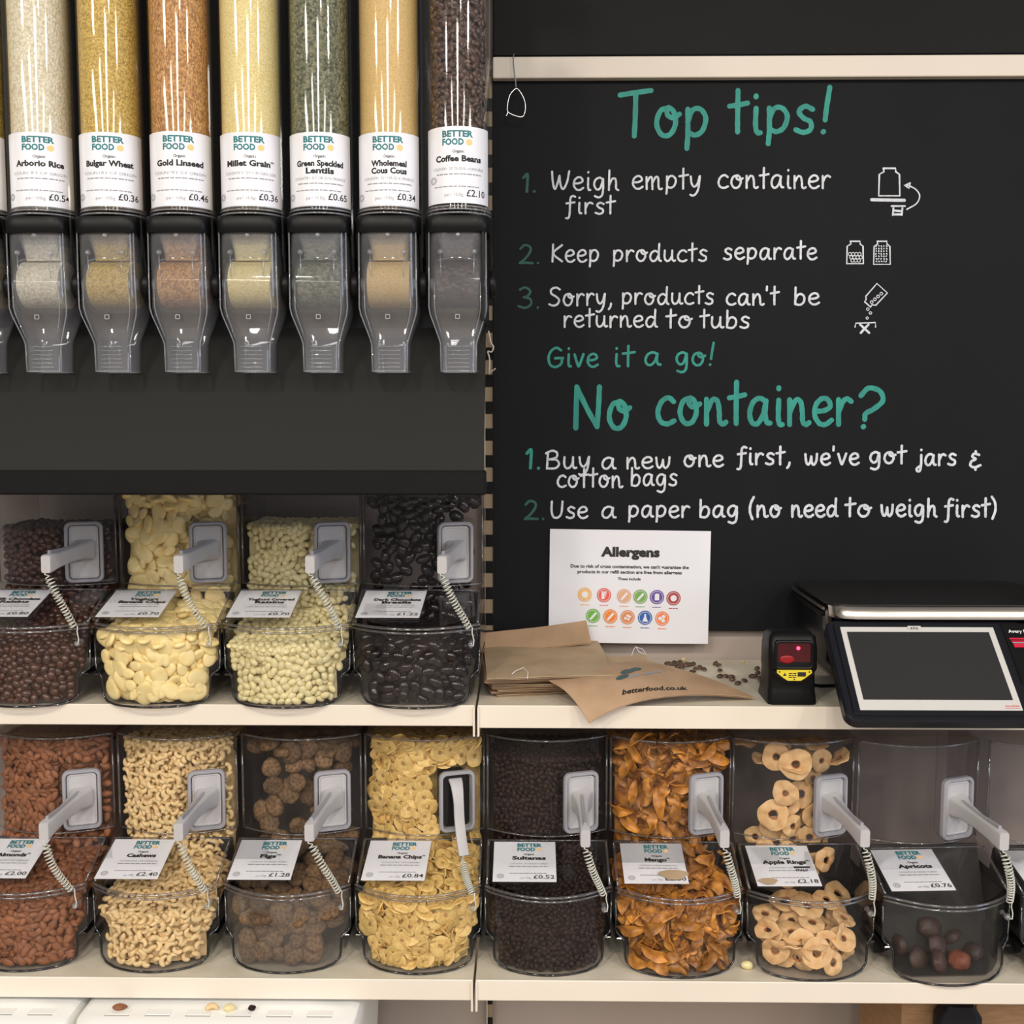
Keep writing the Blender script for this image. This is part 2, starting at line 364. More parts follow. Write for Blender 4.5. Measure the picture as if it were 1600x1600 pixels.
# ------------------------------------------------------------------ chalkboard with handwriting
YB = -.016
t = thing('chalkboard', (0, YB, zp(985, YB)), 'large black chalkboard with teal and white hand lettering about tips and containers', 'board')
bz0 = t.location.z
MB().box((PY(770, 500, YB).x, 0, 0), (XR, .014, zp(122, YB) - bz0), bev=.001).obj('board_panel', M['board'], t)
GL = {  # single-stroke hand alphabet: x-height 1, baseline 0
 'a': (1.0, [[(.82,.85),(.55,1.0),(.25,.85),(.1,.45),(.18,.1),(.42,.02),(.68,.35),(.82,.9)], [(.82,.9),(.78,.4),(.86,.08),(1.0,.05)]]),
 'b': (.9, [[(.15,1.8),(.14,1.0),(.12,.05)], [(.12,.4),(.3,.85),(.58,.95),(.8,.7),(.76,.25),(.5,.0),(.12,.05)]]),
 'c': (.8, [[(.78,.85),(.55,1.0),(.25,.85),(.08,.45),(.2,.1),(.5,.0),(.8,.12)]]),
 'd': (1.0, [[(.78,.75),(.5,.92),(.2,.75),(.08,.35),(.25,.02),(.55,.1),(.78,.55)], [(.84,1.8),(.8,.8),(.82,.15),(.98,.02)]]),
 'e': (.85, [[(.12,.5),(.5,.52),(.78,.68),(.68,.94),(.42,.98),(.16,.75),(.1,.35),(.3,.04),(.58,.0),(.84,.16)]]),
 'f': (.7, [[(.75,1.72),(.55,1.82),(.38,1.55),(.34,.8),(.3,-.1),(.2,-.5),(.02,-.52)], [(.05,.9),(.4,.95),(.7,1.0)]]),
 'g': (.95, [[(.8,.85),(.52,1.0),(.2,.82),(.1,.42),(.3,.08),(.58,.2),(.8,.9)], [(.8,.9),(.8,.2),(.72,-.45),(.45,-.68),(.15,-.55)]]),
 'h': (.9, [[(.16,1.8),(.14,.9),(.12,0)], [(.13,.35),(.35,.85),(.6,.9),(.68,.6),(.68,.15),(.85,.0)]]),
 'i': (.38, [[(.2,.95),(.18,.3),(.24,.03),(.36,.02)], [(.2,1.38),(.205,1.42)]]),
 'j': (.5, [[(.42,.95),(.4,.1),(.3,-.55),(.08,-.62),(.02,-.35),(.3,-.05)], [(.42,1.38),(.425,1.42)]]),
 'k': (.8, [[(.12,1.8),(.12,0)], [(.7,.95),(.15,.45),(.75,.0)]]),
 'm': (1.35, [[(.1,.95),(.12,.0)], [(.12,.5),(.35,.92),(.52,.85),(.56,.0)], [(.56,.5),(.82,.95),(1.0,.85),(1.02,.2),(1.12,.0),(1.28,.04)]]),
 'n': (.95, [[(.12,.95),(.12,.0)], [(.12,.45),(.38,.92),(.6,.88),(.68,.5),(.7,.12),(.84,.0),(.98,.08)]]),
 'o': (.95, [[(.55,.98),(.22,.85),(.08,.4),(.28,.03),(.6,.05),(.8,.42),(.72,.85),(.5,.96),(.5,.72),(.72,.62),(.95,.75)]]),
 'p': (.9, [[(.14,.95),(.14,.1),(.1,-.75)], [(.13,.5),(.32,.92),(.62,.95),(.82,.65),(.7,.22),(.42,.05),(.15,.15)]]),
 'r': (.68, [[(.12,.95),(.12,.0)], [(.12,.45),(.3,.85),(.5,.98),(.68,.88)]]),
 's': (.75, [[(.7,.88),(.42,1.0),(.18,.8),(.35,.55),(.62,.4),(.62,.12),(.35,.0),(.06,.1)]]),
 't': (.62, [[(.32,1.6),(.3,.5),(.3,.02)], [(.0,1.0),(.35,1.05),(.68,1.12)]]),
 'u': (.95, [[(.12,.95),(.1,.35),(.25,.03),(.5,.08),(.7,.45),(.74,.95)], [(.74,.95),(.74,.25),(.84,.03),(.98,.06)]]),
 'v': (.8, [[(.08,.95),(.25,.35),(.38,.02),(.55,.4),(.75,.98)]]),
 'w': (1.15, [[(.08,.95),(.14,.3),(.3,.03),(.48,.25),(.58,.75)], [(.58,.75),(.62,.2),(.8,.02),(1.0,.35),(1.06,.98)]]),
 'y': (.85, [[(.08,.95),(.15,.4),(.35,.15),(.6,.4),(.75,.95)], [(.78,.98),(.68,.1),(.5,-.45),(.25,-.68),(.05,-.6)]]),
 'T': (1.15, [[(.02,1.42),(.55,1.5),(1.2,1.58)], [(.62,1.5),(.6,.7),(.56,.0)]]),
 'W': (1.5, [[(.08,1.42),(.14,.6),(.3,.05),(.5,.5),(.66,1.1)], [(.66,1.1),(.74,.4),(.95,.05),(1.25,.6),(1.42,1.45)]]),
 'K': (1.0, [[(.18,1.45),(.12,.0)], [(.95,1.4),(.2,.7),(.95,.02)]]),
 'S': (1.05, [[(.98,1.35),(.65,1.52),(.25,1.35),(.25,1.0),(.65,.75),(.92,.45),(.75,.1),(.4,-.02),(.06,.1)]]),
 'G': (1.25, [[(1.05,1.3),(.7,1.5),(.3,1.25),(.1,.7),(.25,.15),(.65,.0),(1.05,.25),(1.12,.65)], [(.6,.68),(.9,.7),(1.2,.7)]]),
 'N': (1.25, [[(.1,.0),(.14,1.5)], [(.14,1.5),(.55,.75),(1.0,.05)], [(1.0,.05),(1.06,.8),(1.1,1.5)]]),
 'B': (1.1, [[(.2,1.4),(.16,.7),(.12,.0)], [(.05,1.3),(.5,1.52),(.85,1.35),(.8,.95),(.3,.78)], [(.3,.78),(.8,.75),(1.0,.4),(.75,.05),(.12,.02)]]),
 'U': (1.1, [[(.12,1.45),(.1,.6),(.25,.08),(.6,.02),(.9,.4),(1.0,1.45)]]),
 '1': (.5, [[(.05,1.15),(.35,1.45),(.34,.7),(.3,.0)]]),
 '2': (1.0, [[(.1,1.2),(.4,1.5),(.8,1.35),(.8,.95),(.45,.4),(.05,.02)], [(.05,.02),(.5,.05),(.98,.02)]]),
 '3': (1.0, [[(.15,1.35),(.5,1.52),(.85,1.25),(.7,.9),(.4,.78)], [(.4,.78),(.85,.65),(.9,.25),(.5,.0),(.05,.12)]]),
 '.': (.35, [[(.18,.03),(.2,.05)]]), ',': (.4, [[(.28,.15),(.22,-.15),(.08,-.4)]]),
 "'": (.25, [[(.12,1.6),(.1,1.25)]]), '!': (.55, [[(.42,1.75),(.3,1.0),(.24,.5)], [(.16,.04),(.18,.06)]]),
 '?': (1.0, [[(.12,1.3),(.4,1.62),(.8,1.5),(.92,1.1),(.6,.75),(.3,.55),(.26,.3)], [(.2,-.02),(.22,.0)]]),
 '(': (.45, [[(.42,1.7),(.15,1.1),(.1,.4),(.3,-.25)]]), ')': (.45, [[(.05,1.7),(.32,1.2),(.35,.5),(.1,-.25)]]),
 '&': (.9, [[(.75,1.05),(.4,1.15),(.25,.9),(.5,.68),(.2,.5),(.1,.15),(.4,-.05),(.85,.15)], [(.5,1.35),(.5,1.15)], [(.48,-.05),(.48,-.3)]]),
}
for c_ in GL:                          # proportions of this hand: short ascenders and tails
    GL[c_] = (GL[c_][0], [[(x, (1 + (y - 1) * .68 if y > 1 and c_ in 'bdhkf' else (y * (.55 if c_ == 'p' else .8) if y < 0 else y))) for x, y in st] for st in GL[c_][1]])
def smooth2(pts, k=5):
    P = [np.array(p, float) for p in pts]
    if len(P) < 3: return [P[0] + (P[-1] - P[0]) * i / 2 for i in range(3)]
    P = [2 * P[0] - P[1]] + P + [2 * P[-1] - P[-2]]; out = []
    for i in range(1, len(P) - 2):
        a, b, c, d = P[i - 1:i + 3]
        for j in range(k):
            t_ = j / k; out.append(.5 * ((2 * b) + (-a + c) * t_ + (2 * a - 5 * b + 4 * c - d) * t_ ** 2 + (-a + 3 * b - 3 * c + d) * t_ ** 3))
    out.append(P[-2]); return out
_lay = [0]
def ribbon(mb, pts, w, fm, jit=0.06):
    """a brush stroke in pixel units on the board, slightly raised; fm(px, py, lift)"""
    _lay[0] = (_lay[0] + 1) % 9; lift = .0003 + _lay[0] * .00006
    n = len(pts); L_, R_ = [], []
    for i, p in enumerate(pts):
        d = pts[min(i + 1, n - 1)] - pts[max(i - 1, 0)]; l = np.hypot(*d) or 1; d = d / l; nn = np.array([-d[1], d[0]])
        ww = w * .5 * (1 + jit * math.sin(i * 1.7 + pts[0][0]))
        L_.append(p + nn * ww); R_.append(p - nn * ww)
    v = [fm(*q, lift + i * 4e-6) for i, q in enumerate(L_)] + [fm(*q, lift + i * 4e-6) for i, q in enumerate(R_)]
    mb.add(v, [(i, i + 1, n + i + 1, n + i) for i in range(n - 1)])
    for p, lift in ((pts[0], lift - .00001), (pts[-1], lift + n * 4e-6)):
        mb.add([fm(p[0] + w * .5 * math.cos(a), p[1] + w * .5 * math.sin(a), lift + .00002) for a in [2 * PI * q / 10 for q in range(10)]], [tuple(range(10))])
def bmap(px, py, lift=.0003):
    p = PY(px, py, YB - lift); return (p.x, -lift, p.z - bz0)
def word(m, s, x0, x1, base, xh, w):
    tot = sum(GL[c][0] for c in s) + .18 * (len(s) - 1); k = (x1 - x0) / tot; x = x0
    for c in s:
        adv, st = GL[c]; mb = MB()
        dy = random.uniform(-.03, .03) * xh
        for pts in st:
            q = smooth2([(x + a * k, base + dy - b * xh) for a, b in pts]); ribbon(mb, q, w, bmap)
        mb.obj('letter' if c.isalnum() else 'punctuation_mark', M[m], t)
        x += (adv + .18) * k
def writing(words, m):
    for a in words: word(m, *a)
writing([('Top', 968, 1106, 213, 45, 8), ('tips!', 1140, 1302, 208, 41, 8)], 'chalkteal')
writing([('1.', 817, 838, 300, 19, 4.2)], 'chalkdark'); writing([('2.', 811, 844, 412, 19, 3.6)], 'chalkdark'); writing([('3.', 809, 844, 481, 21, 3.6)], 'chalkdark')
writing([('Weigh', 861, 967, 297, 20, 3.2), ('empty', 987, 1095, 295, 20, 3.2), ('container', 1121, 1297, 294, 20, 3.4)], 'chalk')
writing([('first', 884, 960, 334, 17.5, 3.2)], 'chalk')
writing([('Keep', 861, 936, 409, 18.5, 3.2), ('products', 957, 1105, 408, 17.5, 3.2), ('separate', 1130, 1276, 405, 17.5, 3.4)], 'chalk')
writing([('Sorry,', 857, 957, 477, 18.5, 3.2), ('products', 971, 1115, 475, 17.5, 3.2), ("can't", 1134, 1216, 476, 17.5, 3.4), ('be', 1240, 1280, 476, 17.5, 3.4)], 'chalk')
writing([('returned', 880, 1027, 511, 17.5, 3.2), ('to', 1041, 1081, 512, 18, 3.4), ('tubs', 1094, 1171, 512, 17.5, 3.4)], 'chalk')
writing([('Give', 855, 934, 573, 20, 4), ('it', 958, 990, 572, 20, 4), ('a', 1006, 1032, 571, 20, 4), ('go!', 1055, 1118, 571, 20, 4)], 'chalkteal')
writing([('No', 896, 984, 669, 43, 8), ('container', 1025, 1330, 663, 41, 8), ('?', 1340, 1383, 666, 37, 8)], 'chalkteal')
writing([('1.', 822, 845, 732, 20, 4.8)], 'chalkteal'); writing([('2.', 819, 852, 811, 19, 4)], 'chalkdark')
writing([('Buy', 852, 922, 732, 18.5, 3.4), ('a', 939, 962, 733, 17.5, 3.4), ('new', 978, 1048, 732, 17.5, 3.4), ('one', 1068, 1130, 729, 17.5, 3.6), ('first,', 1152, 1236, 726, 17.5, 3.8),
         ("we've", 1257, 1342, 726, 17.5, 3.8), ('got', 1358, 1415, 724, 17.5, 3.8), ('jars', 1432, 1494, 727, 17.5, 3.8), ('&', 1514, 1533, 730, 18, 4)], 'chalk')
writing([('cotton', 870, 972, 761, 18, 3.4), ('bags', 985, 1058, 759, 18, 3.4)], 'chalk')
writing([('Use', 860, 918, 809, 17.5, 3.4), ('a', 939, 962, 809, 17.5, 3.4), ('paper', 981, 1077, 808, 17.5, 3.6), ('bag', 1092, 1154, 808, 17.5, 3.8), ('(no', 1170, 1220, 807, 18, 4),
         ('need', 1236, 1309, 807, 18, 4), ('to', 1321, 1361, 807, 18, 4), ('weigh', 1376, 1464, 807, 18, 4), ('first)', 1476, 1557, 807, 18, 4)], 'chalk')
def lines(strokes, w, m='chalk', k=1):
    mb = MB()
    for st in strokes:
        q = [np.array(p, float) for p in st] if k == 1 else smooth2(st, k)
        ribbon(mb, q, w, bmap, 0.0)
    return mb.obj('drawing', M[m], t)
J = lambda x, y, sx, sy: [(x + a * sx, y + b * sy) for a, b in [(.22, 0), (.8, 0), (.8, .12), (.98, .22), (1, 1), (0, 1), (.03, .22), (.25, .12), (.22, 0)]]
lines([J(1373, 263, 33, 43), [(1362, 313), (1413, 314)], [(1393, 322), (1414, 322)], [(1396, 325), (1395, 336)], [(1410, 325), (1409, 336)]], 2.8)
lines([[(1362, 312), (1413, 313)]], 5)
lines([[(1396, 329), (1409, 330)], [(1396, 335), (1409, 335)]], 3.4)
lines([[(1417, 327), (1432, 318), (1437, 306), (1431, 296), (1420, 290)]], 2.2, k=5)
lines([[(1422, 286), (1413, 290), (1420, 294), (1422, 286)], [(1418, 288), (1417, 292)]], 2.6)
lines([J(1323, 377, 26, 35)], 2.4); lines([J(1365, 377, 26, 36)], 2.2)
def circ(x, y, r, n=9): return [(x + r * math.cos(2 * PI * k / n), y + r * math.sin(2 * PI * k / n)) for k in range(n + 1)]
rr = random.Random(3)
lines([circ(1328 + (i % 4) * 5 + (i // 4) * 2, 397 + (i // 4) * 5, 2.6) for i in range(11)], 1.2)
lines([[(x, y), (x + rr.uniform(-1, 1.2), y + rr.uniform(.4, 1.4))] for x in range(1369, 1389, 4) for y in range(384, 411, 4)], 1.9)
def rot(pts, cx, cy, a): return [(cx + (x - cx) * math.cos(a) - (y - cy) * math.sin(a), cy + (x - cx) * math.sin(a) + (y - cy) * math.cos(a)) for x, y in pts]
jar = rot(J(1356, 446, 22, 34), 1367, 463, math.radians(-138))
lines([jar], 2.2); lines([circ(1362 + i * 5, 472 - i * 4.4, 2.2) for i in range(4)] + [circ(1356, 483, 2), circ(1360, 489, 2), circ(1355, 497, 1.8)], 1.3)
lines([[(1336, 511), (1337, 505), (1368, 504), (1368, 511)]], 2); lines([[(1344, 507), (1358, 520)], [(1357, 507), (1345, 520)]], 3.6)

# wire hook with a loop hanging on the rail
t2 = thing('wire_hook', PY(803, 88, -.036), 'thin wire hook with a dangling loop on the cream rail', 'hook')
o0 = t2.location
def rel(px, py, Y): return tuple(PY(px, py, Y) - o0)
MB().tube([rel(803, 86, -.02), rel(803, 84, -.034), rel(802, 88, -.042), rel(803, 105, -.042), rel(805, 120, -.042), rel(806, 136, -.044)], .0011, 6).obj('hook', M['wire'], t2, True)
MB().tube([rel(*p, -.044) for p in smooth2([(806, 138), (797, 148), (793, 165), (794, 175), (806, 181), (817, 182), (821, 170), (819, 155), (811, 141), (806, 138)], 4)], .0008, 6).obj('loop', M['wire'], t2, True)
MB().tube([rel(794, 175, -.044), rel(791, 181, -.045)], .0009, 6).obj('wire_tail', M['wire'], t2, True)
t2 = thing('cable_tie', PY(768, 520, -.03), 'twisted white cable ties on the slotted upright beside the grey panel', 'cable tie')
o0 = t2.location
MB().tube([rel(*p, -.032) for p in smooth2([(761, 508), (764, 520), (767, 535), (771, 542), (768, 550), (762, 549), (765, 562), (764, 585)], 3)], .0013, 6).obj('tie_strap', M['rail'], t2, True)
MB().tube([rel(764, 583, -.034), rel(774, 576, -.04)], .0013, 6).obj('tie_tail', M['rail'], t2, True)

# ------------------------------------------------------------------ allergen notice
t2 = thing('allergen_notice', PY(984, 1003, YB - .006), 'white printed allergen notice with two rows of coloured round icons, leaning on the board', 'notice')
o0 = t2.location.copy()
cs = [PY(857, 1003, YB - .012), PY(1106, 1006, YB - .012), PY(1111, 830, YB - .003), PY(859.5, 826.5, YB - .003)]
def nm(u, v, lift=0.0006):            # u,v in 0..1 over the sheet, v up
    p = (cs[0] * (1 - u) + cs[1] * u) * (1 - v) + (cs[3] * (1 - u) + cs[2] * u) * v
    return p - o0 + Vector((0, -lift - .004 * math.sin(PI * u) * (1 - v), 0))
g = [[nm(u / 12, v / 8, 0) for u in range(13)] for v in range(9)]
MB().sheet(g, (0, .0007, 0)).obj('sheet', M['paper'], t2, True)
def npx(px, py): return ((px - 858) / 251, 1 - (py - 828) / 177)
def nf(x, y): u, v = npx(x, -y); return nm(u, v)
mb = MB()
put_text(mb, 'Allergens', 984, -869, 14, nf, .05, width=92)
put_text(mb, "Due to risk of cross contamination, we can't guarantee the", 983.5, -887.5, 5, nf, .03, width=185)
put_text(mb, 'products in our refill section are free from allergens', 983.5, -896, 5, nf, .03, width=163)
put_text(mb, 'These include', 983, -906, 4, nf, .03, width=36)
mb.obj('lettering', M['ink'], t2)
icons = [((914, 929.5), (240, 186, 110), 0), ((944, 930), (232, 96, 78), 1), ((975.5, 931), (226, 172, 134), 2), ((1001, 931.5), (124, 172, 88), 3), ((1027, 932), (104, 76, 158), 4), ((1053, 933.5), (176, 62, 58), 5),
         ((927.5, 962.5), (112, 180, 66), 3), ((954.5, 963), (238, 138, 52), 2), ((981.5, 964), (222, 140, 82), 6), ((1009, 964.5), (42, 96, 176), 7), ((1036, 965.5), (242, 132, 74), 8)]
for i, ((x, y), c, k) in enumerate(icons):
    mi = mat('icon_ink', c, 0.6, var=.05); f2 = lambda a, b: nm(*npx(a, -b), .0009); f3 = lambda a, b: nm(*npx(a, -b), .0013)
    mb = MB(); disc2(mb, x, -y, 11.2, f2, n=24, r2=9.6); disc2(mb, x, -y, 8.6, f2, n=24)
    dashes(mb, x - 7, x + 7, -(y + 16.5), 1.2, f2, seed=i)
    if k == 0: disc2(mb, x, -y, 5.2, f3, 1, 16)
    elif k == 1:
        for dx in (-3, 0, 3): mb.add([f3(x + dx - 1, -y - 6), f3(x + dx * .4 + .6, -y - 6), f3(x + dx + 1.2, -y + 6), f3(x + dx - 1, -y + 6)], [(0, 1, 2, 3)], 1)
    elif k in (2, 3): mb.add([f3(x - 6, -y - 5), f3(x - 3, -y - 6.5), f3(x + 6, -y + 3.5), f3(x + 3.5, -y + 6)], [(0, 1, 2, 3)], 1)
    elif k == 4: mb.add([f3(x - 3.5, -y - 5), f3(x + 3.5, -y - 5), f3(x + 3.5, -y + 4.5), f3(x, -y + 6), f3(x - 3.5, -y + 4.5)], [(0, 1, 2, 3, 4)], 1)
    elif k == 5: disc2(mb, x, -y, 5, f3, 1, 12)
    elif k == 6:
        for dx, dy in ((-3.5, -1.5), (0, 2.5), (3.5, 1), (1, -3)): disc2(mb, x + dx, -y + dy, 2.2, f3, 1, 8)
    elif k == 7: mb.add([f3(x - 4.5, -y - 6), f3(x + 4.5, -y - 6), f3(x + 1.4, -y + 2), f3(x + 1.4, -y + 6), f3(x - 1.4, -y + 6), f3(x - 1.4, -y + 2)], [(0, 1, 2, 3, 4, 5)], 1)
    elif k == 8:
        for dx, dy in ((-3.5, 0), (2, 3), (1.5, -3.5)): disc2(mb, x + dx, -y + dy, 3, f3, 1, 10)
    mb.obj('round_icon', [mi, M['paper']], t2)

# ------------------------------------------------------------------ foods
def blob(a, b, c, nu=10, nv=7, fn=None):
    """ellipsoid-like mesh, long axis x, thin axis z; fn deforms unit-sphere coords"""
    vs = []; fs = []
    for j in range(1, nv):
        th = PI * j / nv
        for i in range(nu):
            ph = 2 * PI * i / nu; p = (math.cos(th), math.sin(th) * math.cos(ph), math.sin(th) * math.sin(ph))
            vs.append(p)
    vs += [(1, 0, 0), (-1, 0, 0)]; n = len(vs)
    for j in range(nv - 2):
        for i in range(nu): fs.append((j * nu + i, (j + 1) * nu + i, (j + 1) * nu + (i + 1) % nu, j * nu + (i + 1) % nu))
    for i in range(nu):
        fs.append((n - 2, i, (i + 1) % nu)); fs.append((n - 1, (nv - 2) * nu + (i + 1) % nu, (nv - 2) * nu + i))
    if fn: vs = [fn(*p) for p in vs]
    return [(x * a, y * b, z * c) for x, y, z in vs], fs
def mk(name, geo, mats, smooth='all', mi=None):
    mb = MB(); mb.add(*geo)
    if mi: mb.m = mi
    return mb.mesh(name, mats, smooth)
def lumpy(seed, amt, fr=2.2):
    r = random.Random(seed); ph = [r.uniform(0, 6) for _ in range(9)]
    def f(x, y, z):
        k = 1 + amt * (math.sin(fr * 1.3 * x + ph[0]) * math.cos(fr * y + ph[1]) + .6 * math.sin(fr * 1.7 * z + ph[2] + 2 * x) + .5 * math.sin(fr * 2.6 * y + ph[3]) * math.sin(fr * 2.2 * x + ph[4]))
        return (x * k, y * k, z * k)
    return f
def v_almond(s):
    r = random.Random(s)
    def f(x, y, z): w = (1 - .38 * max(x, 0) ** 1.3) * (1 - .12 * (x < 0) * x * x); return (x, y * w, z * w)
    return mk('almond', blob(.0112 * r.uniform(.9, 1.1), .0066 * r.uniform(.9, 1.1), .0042, 10, 8, f), M['almond'])
def v_cashew(s):
    r = random.Random(s); mb = MB(); pts = []; rad = []
    R = .0066 * r.uniform(.95, 1.1)
    for k in range(9):
        a = math.radians(-95 + 190 * k / 8); pts.append((R * math.sin(a), R * math.cos(a) - .003, 0)); u = k / 8
        rad.append(.0046 * (math.sin(PI * (.1 + .8 * u)) ** .5) * (1.08 - .3 * u) if 0 < k < 8 else .0016)
    mb.tube(pts, rad, 8); return mb.mesh('cashew', M['cashew'], 'all')
def v_blob(name, m, a, b, c, amt=.04, nu=10, nv=8, fr=2.2):
    def g_(s):
        r = random.Random(s); return mk(name, blob(a * r.uniform(.88, 1.12), b * r.uniform(.9, 1.1), c * r.uniform(.9, 1.1), nu, nv, lumpy(s, amt, fr)), M[m])
    return g_
def v_yogchip(s):
    r = random.Random(s); a = .0185 * r.uniform(.6, 1.15); b = a * r.uniform(.66, .92)
    def f(x, y, z):
        q = math.hypot(x, y); dent = .35 * math.exp(-(q / .45) ** 2); ang = math.atan2(y, x)
        k = 1 + .07 * math.sin(2 * ang + s) + .05 * math.sin(3 * ang + 2 * s); return (x * k, y * k, (abs(z) ** .7) * (1 if z > 0 else -1) * (1 - dent))
    return mk('yoghurt_banana_chip', blob(a, b, .0052, 14, 9, f), M['yog_chip'])
def v_chip(s):
    r = random.Random(s); R = .0162 * r.uniform(.82, 1.1); el = r.uniform(.75, 1); cup = r.uniform(.0, .22); n = 14; rs = [0, .08, .24, .55, .85, 1]
    mb = MB(); vs = []; 
    for side in (1, -1):
        for q in rs:
            for k in range(n):
                a = 2 * PI * k / n; w = 1 + .05 * math.sin(3 * a + s) + .03 * math.sin(5 * a + s * 2); x = R * q * w * math.cos(a); y = R * q * el * w * math.sin(a)
                zc = cup * (x * x - y * y * .3) / R + .0012 * math.sin(2 * a + s) * q
                th = .0014 if q > .2 else .0004
                if q > .95: th = .0005
                if .25 < q < .5: th = .0017
                vs.append((x, y, zc + side * th))
    fs = []; mi = []; m_ = len(rs)
    for sd in range(2):
        for j in range(m_ - 1):
            for k in range(n):
                a = (sd * m_ + j) * n + k; b = (sd * m_ + j) * n + (k + 1) % n
                fs.append((a, a + n, b + n, b) if sd == 0 else (a, b, b + n, a + n)); mi.append(1 if j < 2 else 0)
    for k in range(n):
        a = (m_ - 1) * n + k; b = (m_ - 1) * n + (k + 1) % n; fs.append((a, a + m_ * n, b + m_ * n, b)); mi.append(0)
    mb.add(vs, fs); mb.m = mi; return mb.mesh('banana_chip', [M['chip'], M['chipcore']], 50)
def v_fig(s):
    r = random.Random(s); a = .0205 * r.uniform(.85, 1.1); b = a * r.uniform(.82, .98)
    def f(x, y, z):
        ang = math.atan2(y, x); q = math.hypot(x, y); w = 1 + .035 * math.sin(9 * ang + s) * q + .05 * math.sin(3 * ang + s * 2)
        zz = (abs(z) ** .6) * (1 if z > 0 else -1) * (1 - .35 * math.exp(-(q / .3) ** 2)) + .08 * math.sin(11 * ang + s) * q
        return (x * w, y * w, zz)
    return mk('dried_fig', blob(a, b, .0088, 26, 12, f), M['fig'])
def v_mango(s):
    r = random.Random(s); L_ = .024 * r.uniform(.75, 1.15); wd = .0075 * r.uniform(.75, 1.25); bend = r.uniform(-.35, .35); tw = r.uniform(-1.2, 1.2); cu = r.uniform(-.01, .012)
    mb = MB(); g = []
    for i in range(11):
        u = -1 + 2 * i / 10; hwid = wd * (1 - abs(u) ** 2.6) ** .6 * (1 + .15 * math.sin(4 * u + s)) + .0012; row = []
        for j in range(5):
            v = (-1 + j / 2) * hwid; a = tw * u; z = v * math.sin(a) + cu * (1 - u * u) + .0014 * math.sin(7 * u + j + s) + .0012 * (j - 2) ** 2 * math.sin(s)
            row.append((u * L_, v * math.cos(a) + bend * L_ * u * u, z))
        g.append(row)
    mb.sheet(g, (0, 0, .0022)); return mb.mesh('mango_strip', M['mango'], 50)
def v_apple(s):
    r = random.Random(s); R = .0245 * r.uniform(.85, 1.05); hole = r.uniform(.2, .3); cup = r.uniform(-.2, .3); fold = r.uniform(0, .5); n = 26; mb = MB(); rings = []
    prof = [(hole, .0012), (hole + .06, .0022), (.6, .0022), (.9, .002), (1.0, .0008), (1.0, -.0008), (.9, -.002), (.6, -.0022), (hole + .06, -.0022), (hole, -.0012)]
    for k in range(n):
        a = 2 * PI * k / n; w = 1 + .05 * math.sin(3 * a + s) + .02 * math.sin(7 * a + s); ring = []
        for q, z in prof:
            x = R * q * w * math.cos(a); y = R * q * w * math.sin(a) * .94; zz = z + cup * y * y / R + fold * .004 * math.sin(2 * a + s) * q + .0012 * math.sin(6 * a + s) * q
            ring.append((x, y, zz))
        rings.append(ring)
    rings.append(rings[0]); mb.loft(rings, False); m_ = len(prof)
    mb.m = [1 if (i % m_) in (0, m_ - 1, m_ - 2) else 0 for i in range(len(mb.f))]
    return mb.mesh('apple_ring', [M['apple'], M['applecore']], 50)
def v_coffee(s):
    r = random.Random(s)
    def f(x, y, z):
        if z > 0: z = z * .55 - (.45 * math.exp(-(y / .16) ** 2) if abs(x) < .95 else 0) * .55
        return (x, y, z)
    vs, fs = blob(.0056 * r.uniform(.92, 1.1), .0042, .0034, 14, 8, f)
    mb = MB(); mb.add(vs, fs); mb.m = [1 if sum(vs[i][2] for i in q) / len(q) > -.0008 and abs(sum(vs[i][1] for i in q) / len(q)) < .0007 and sum(vs[i][2] for i in q) / len(q) > 0 else 0 for q in fs]
    return mb.mesh('coffee_bean', [M['coffee'], M['coffeegroove']], 'all')

FOOD = {  # maker, semi-axes for the fit, packing radius, tilt spread, layer depth
 'choc_raisin': (v_blob('chocolate_raisin', 'choc_raisin', .0078, .0064, .0060, .05), (.0078, .0064, .006), .0062, 1.2, .9),
 'yog_chip': (v_yogchip, (.0185, .014, .0052), .0098, .55, .9),
 'yog_raisin': (v_blob('yoghurt_raisin', 'yog_raisin', .0086, .0060, .0056, .05), (.0086, .006, .0056), .0062, .9, .9),
 'brazil': (v_blob('chocolate_brazil_nut', 'dark_choc', .0142, .0098, .0092, .06), (.0142, .0098, .0092), .0104, .7, .7),
 'almond': (v_almond, (.0112, .0066, .0042), .0060, .8, 1.0),
 'cashew': (v_cashew, (.0115, .008, .0046), .0066, .8, 1.0),
 'fig': (v_fig, (.0205, .018, .0088), .0165, .6, .6),
 'chip': (v_chip, (.0162, .0145, .003), .0082, .95, 1.1),
 'sultana': (v_blob('sultana', 'sultana', .0058, .0044, .0040, .10, 9, 7, 3.5), (.0058, .0044, .004), .0046, 1.3, .8),
 'mango': (v_mango, (.024, .0085, .005), .0092, .7, 1.0),
 'apple': (v_apple, (.0245, .023, .005), .0185, .45, .7),
 'apricot': (v_blob('dried_apricot', 'apricot', .0195, .0175, .0095, .10, 14, 10, 3.0), (.0195, .0175, .0095), .0165, .5, .8),
 'coffee': (v_coffee, (.0056, .0042, .0034), .0042, 1.1, .9),
}
VAR = {}
def variants(k, n=7):
    if k not in VAR: VAR[k] = [FOOD[k][0](i * 13 + 5) for i in range(n)]
    return VAR[k]
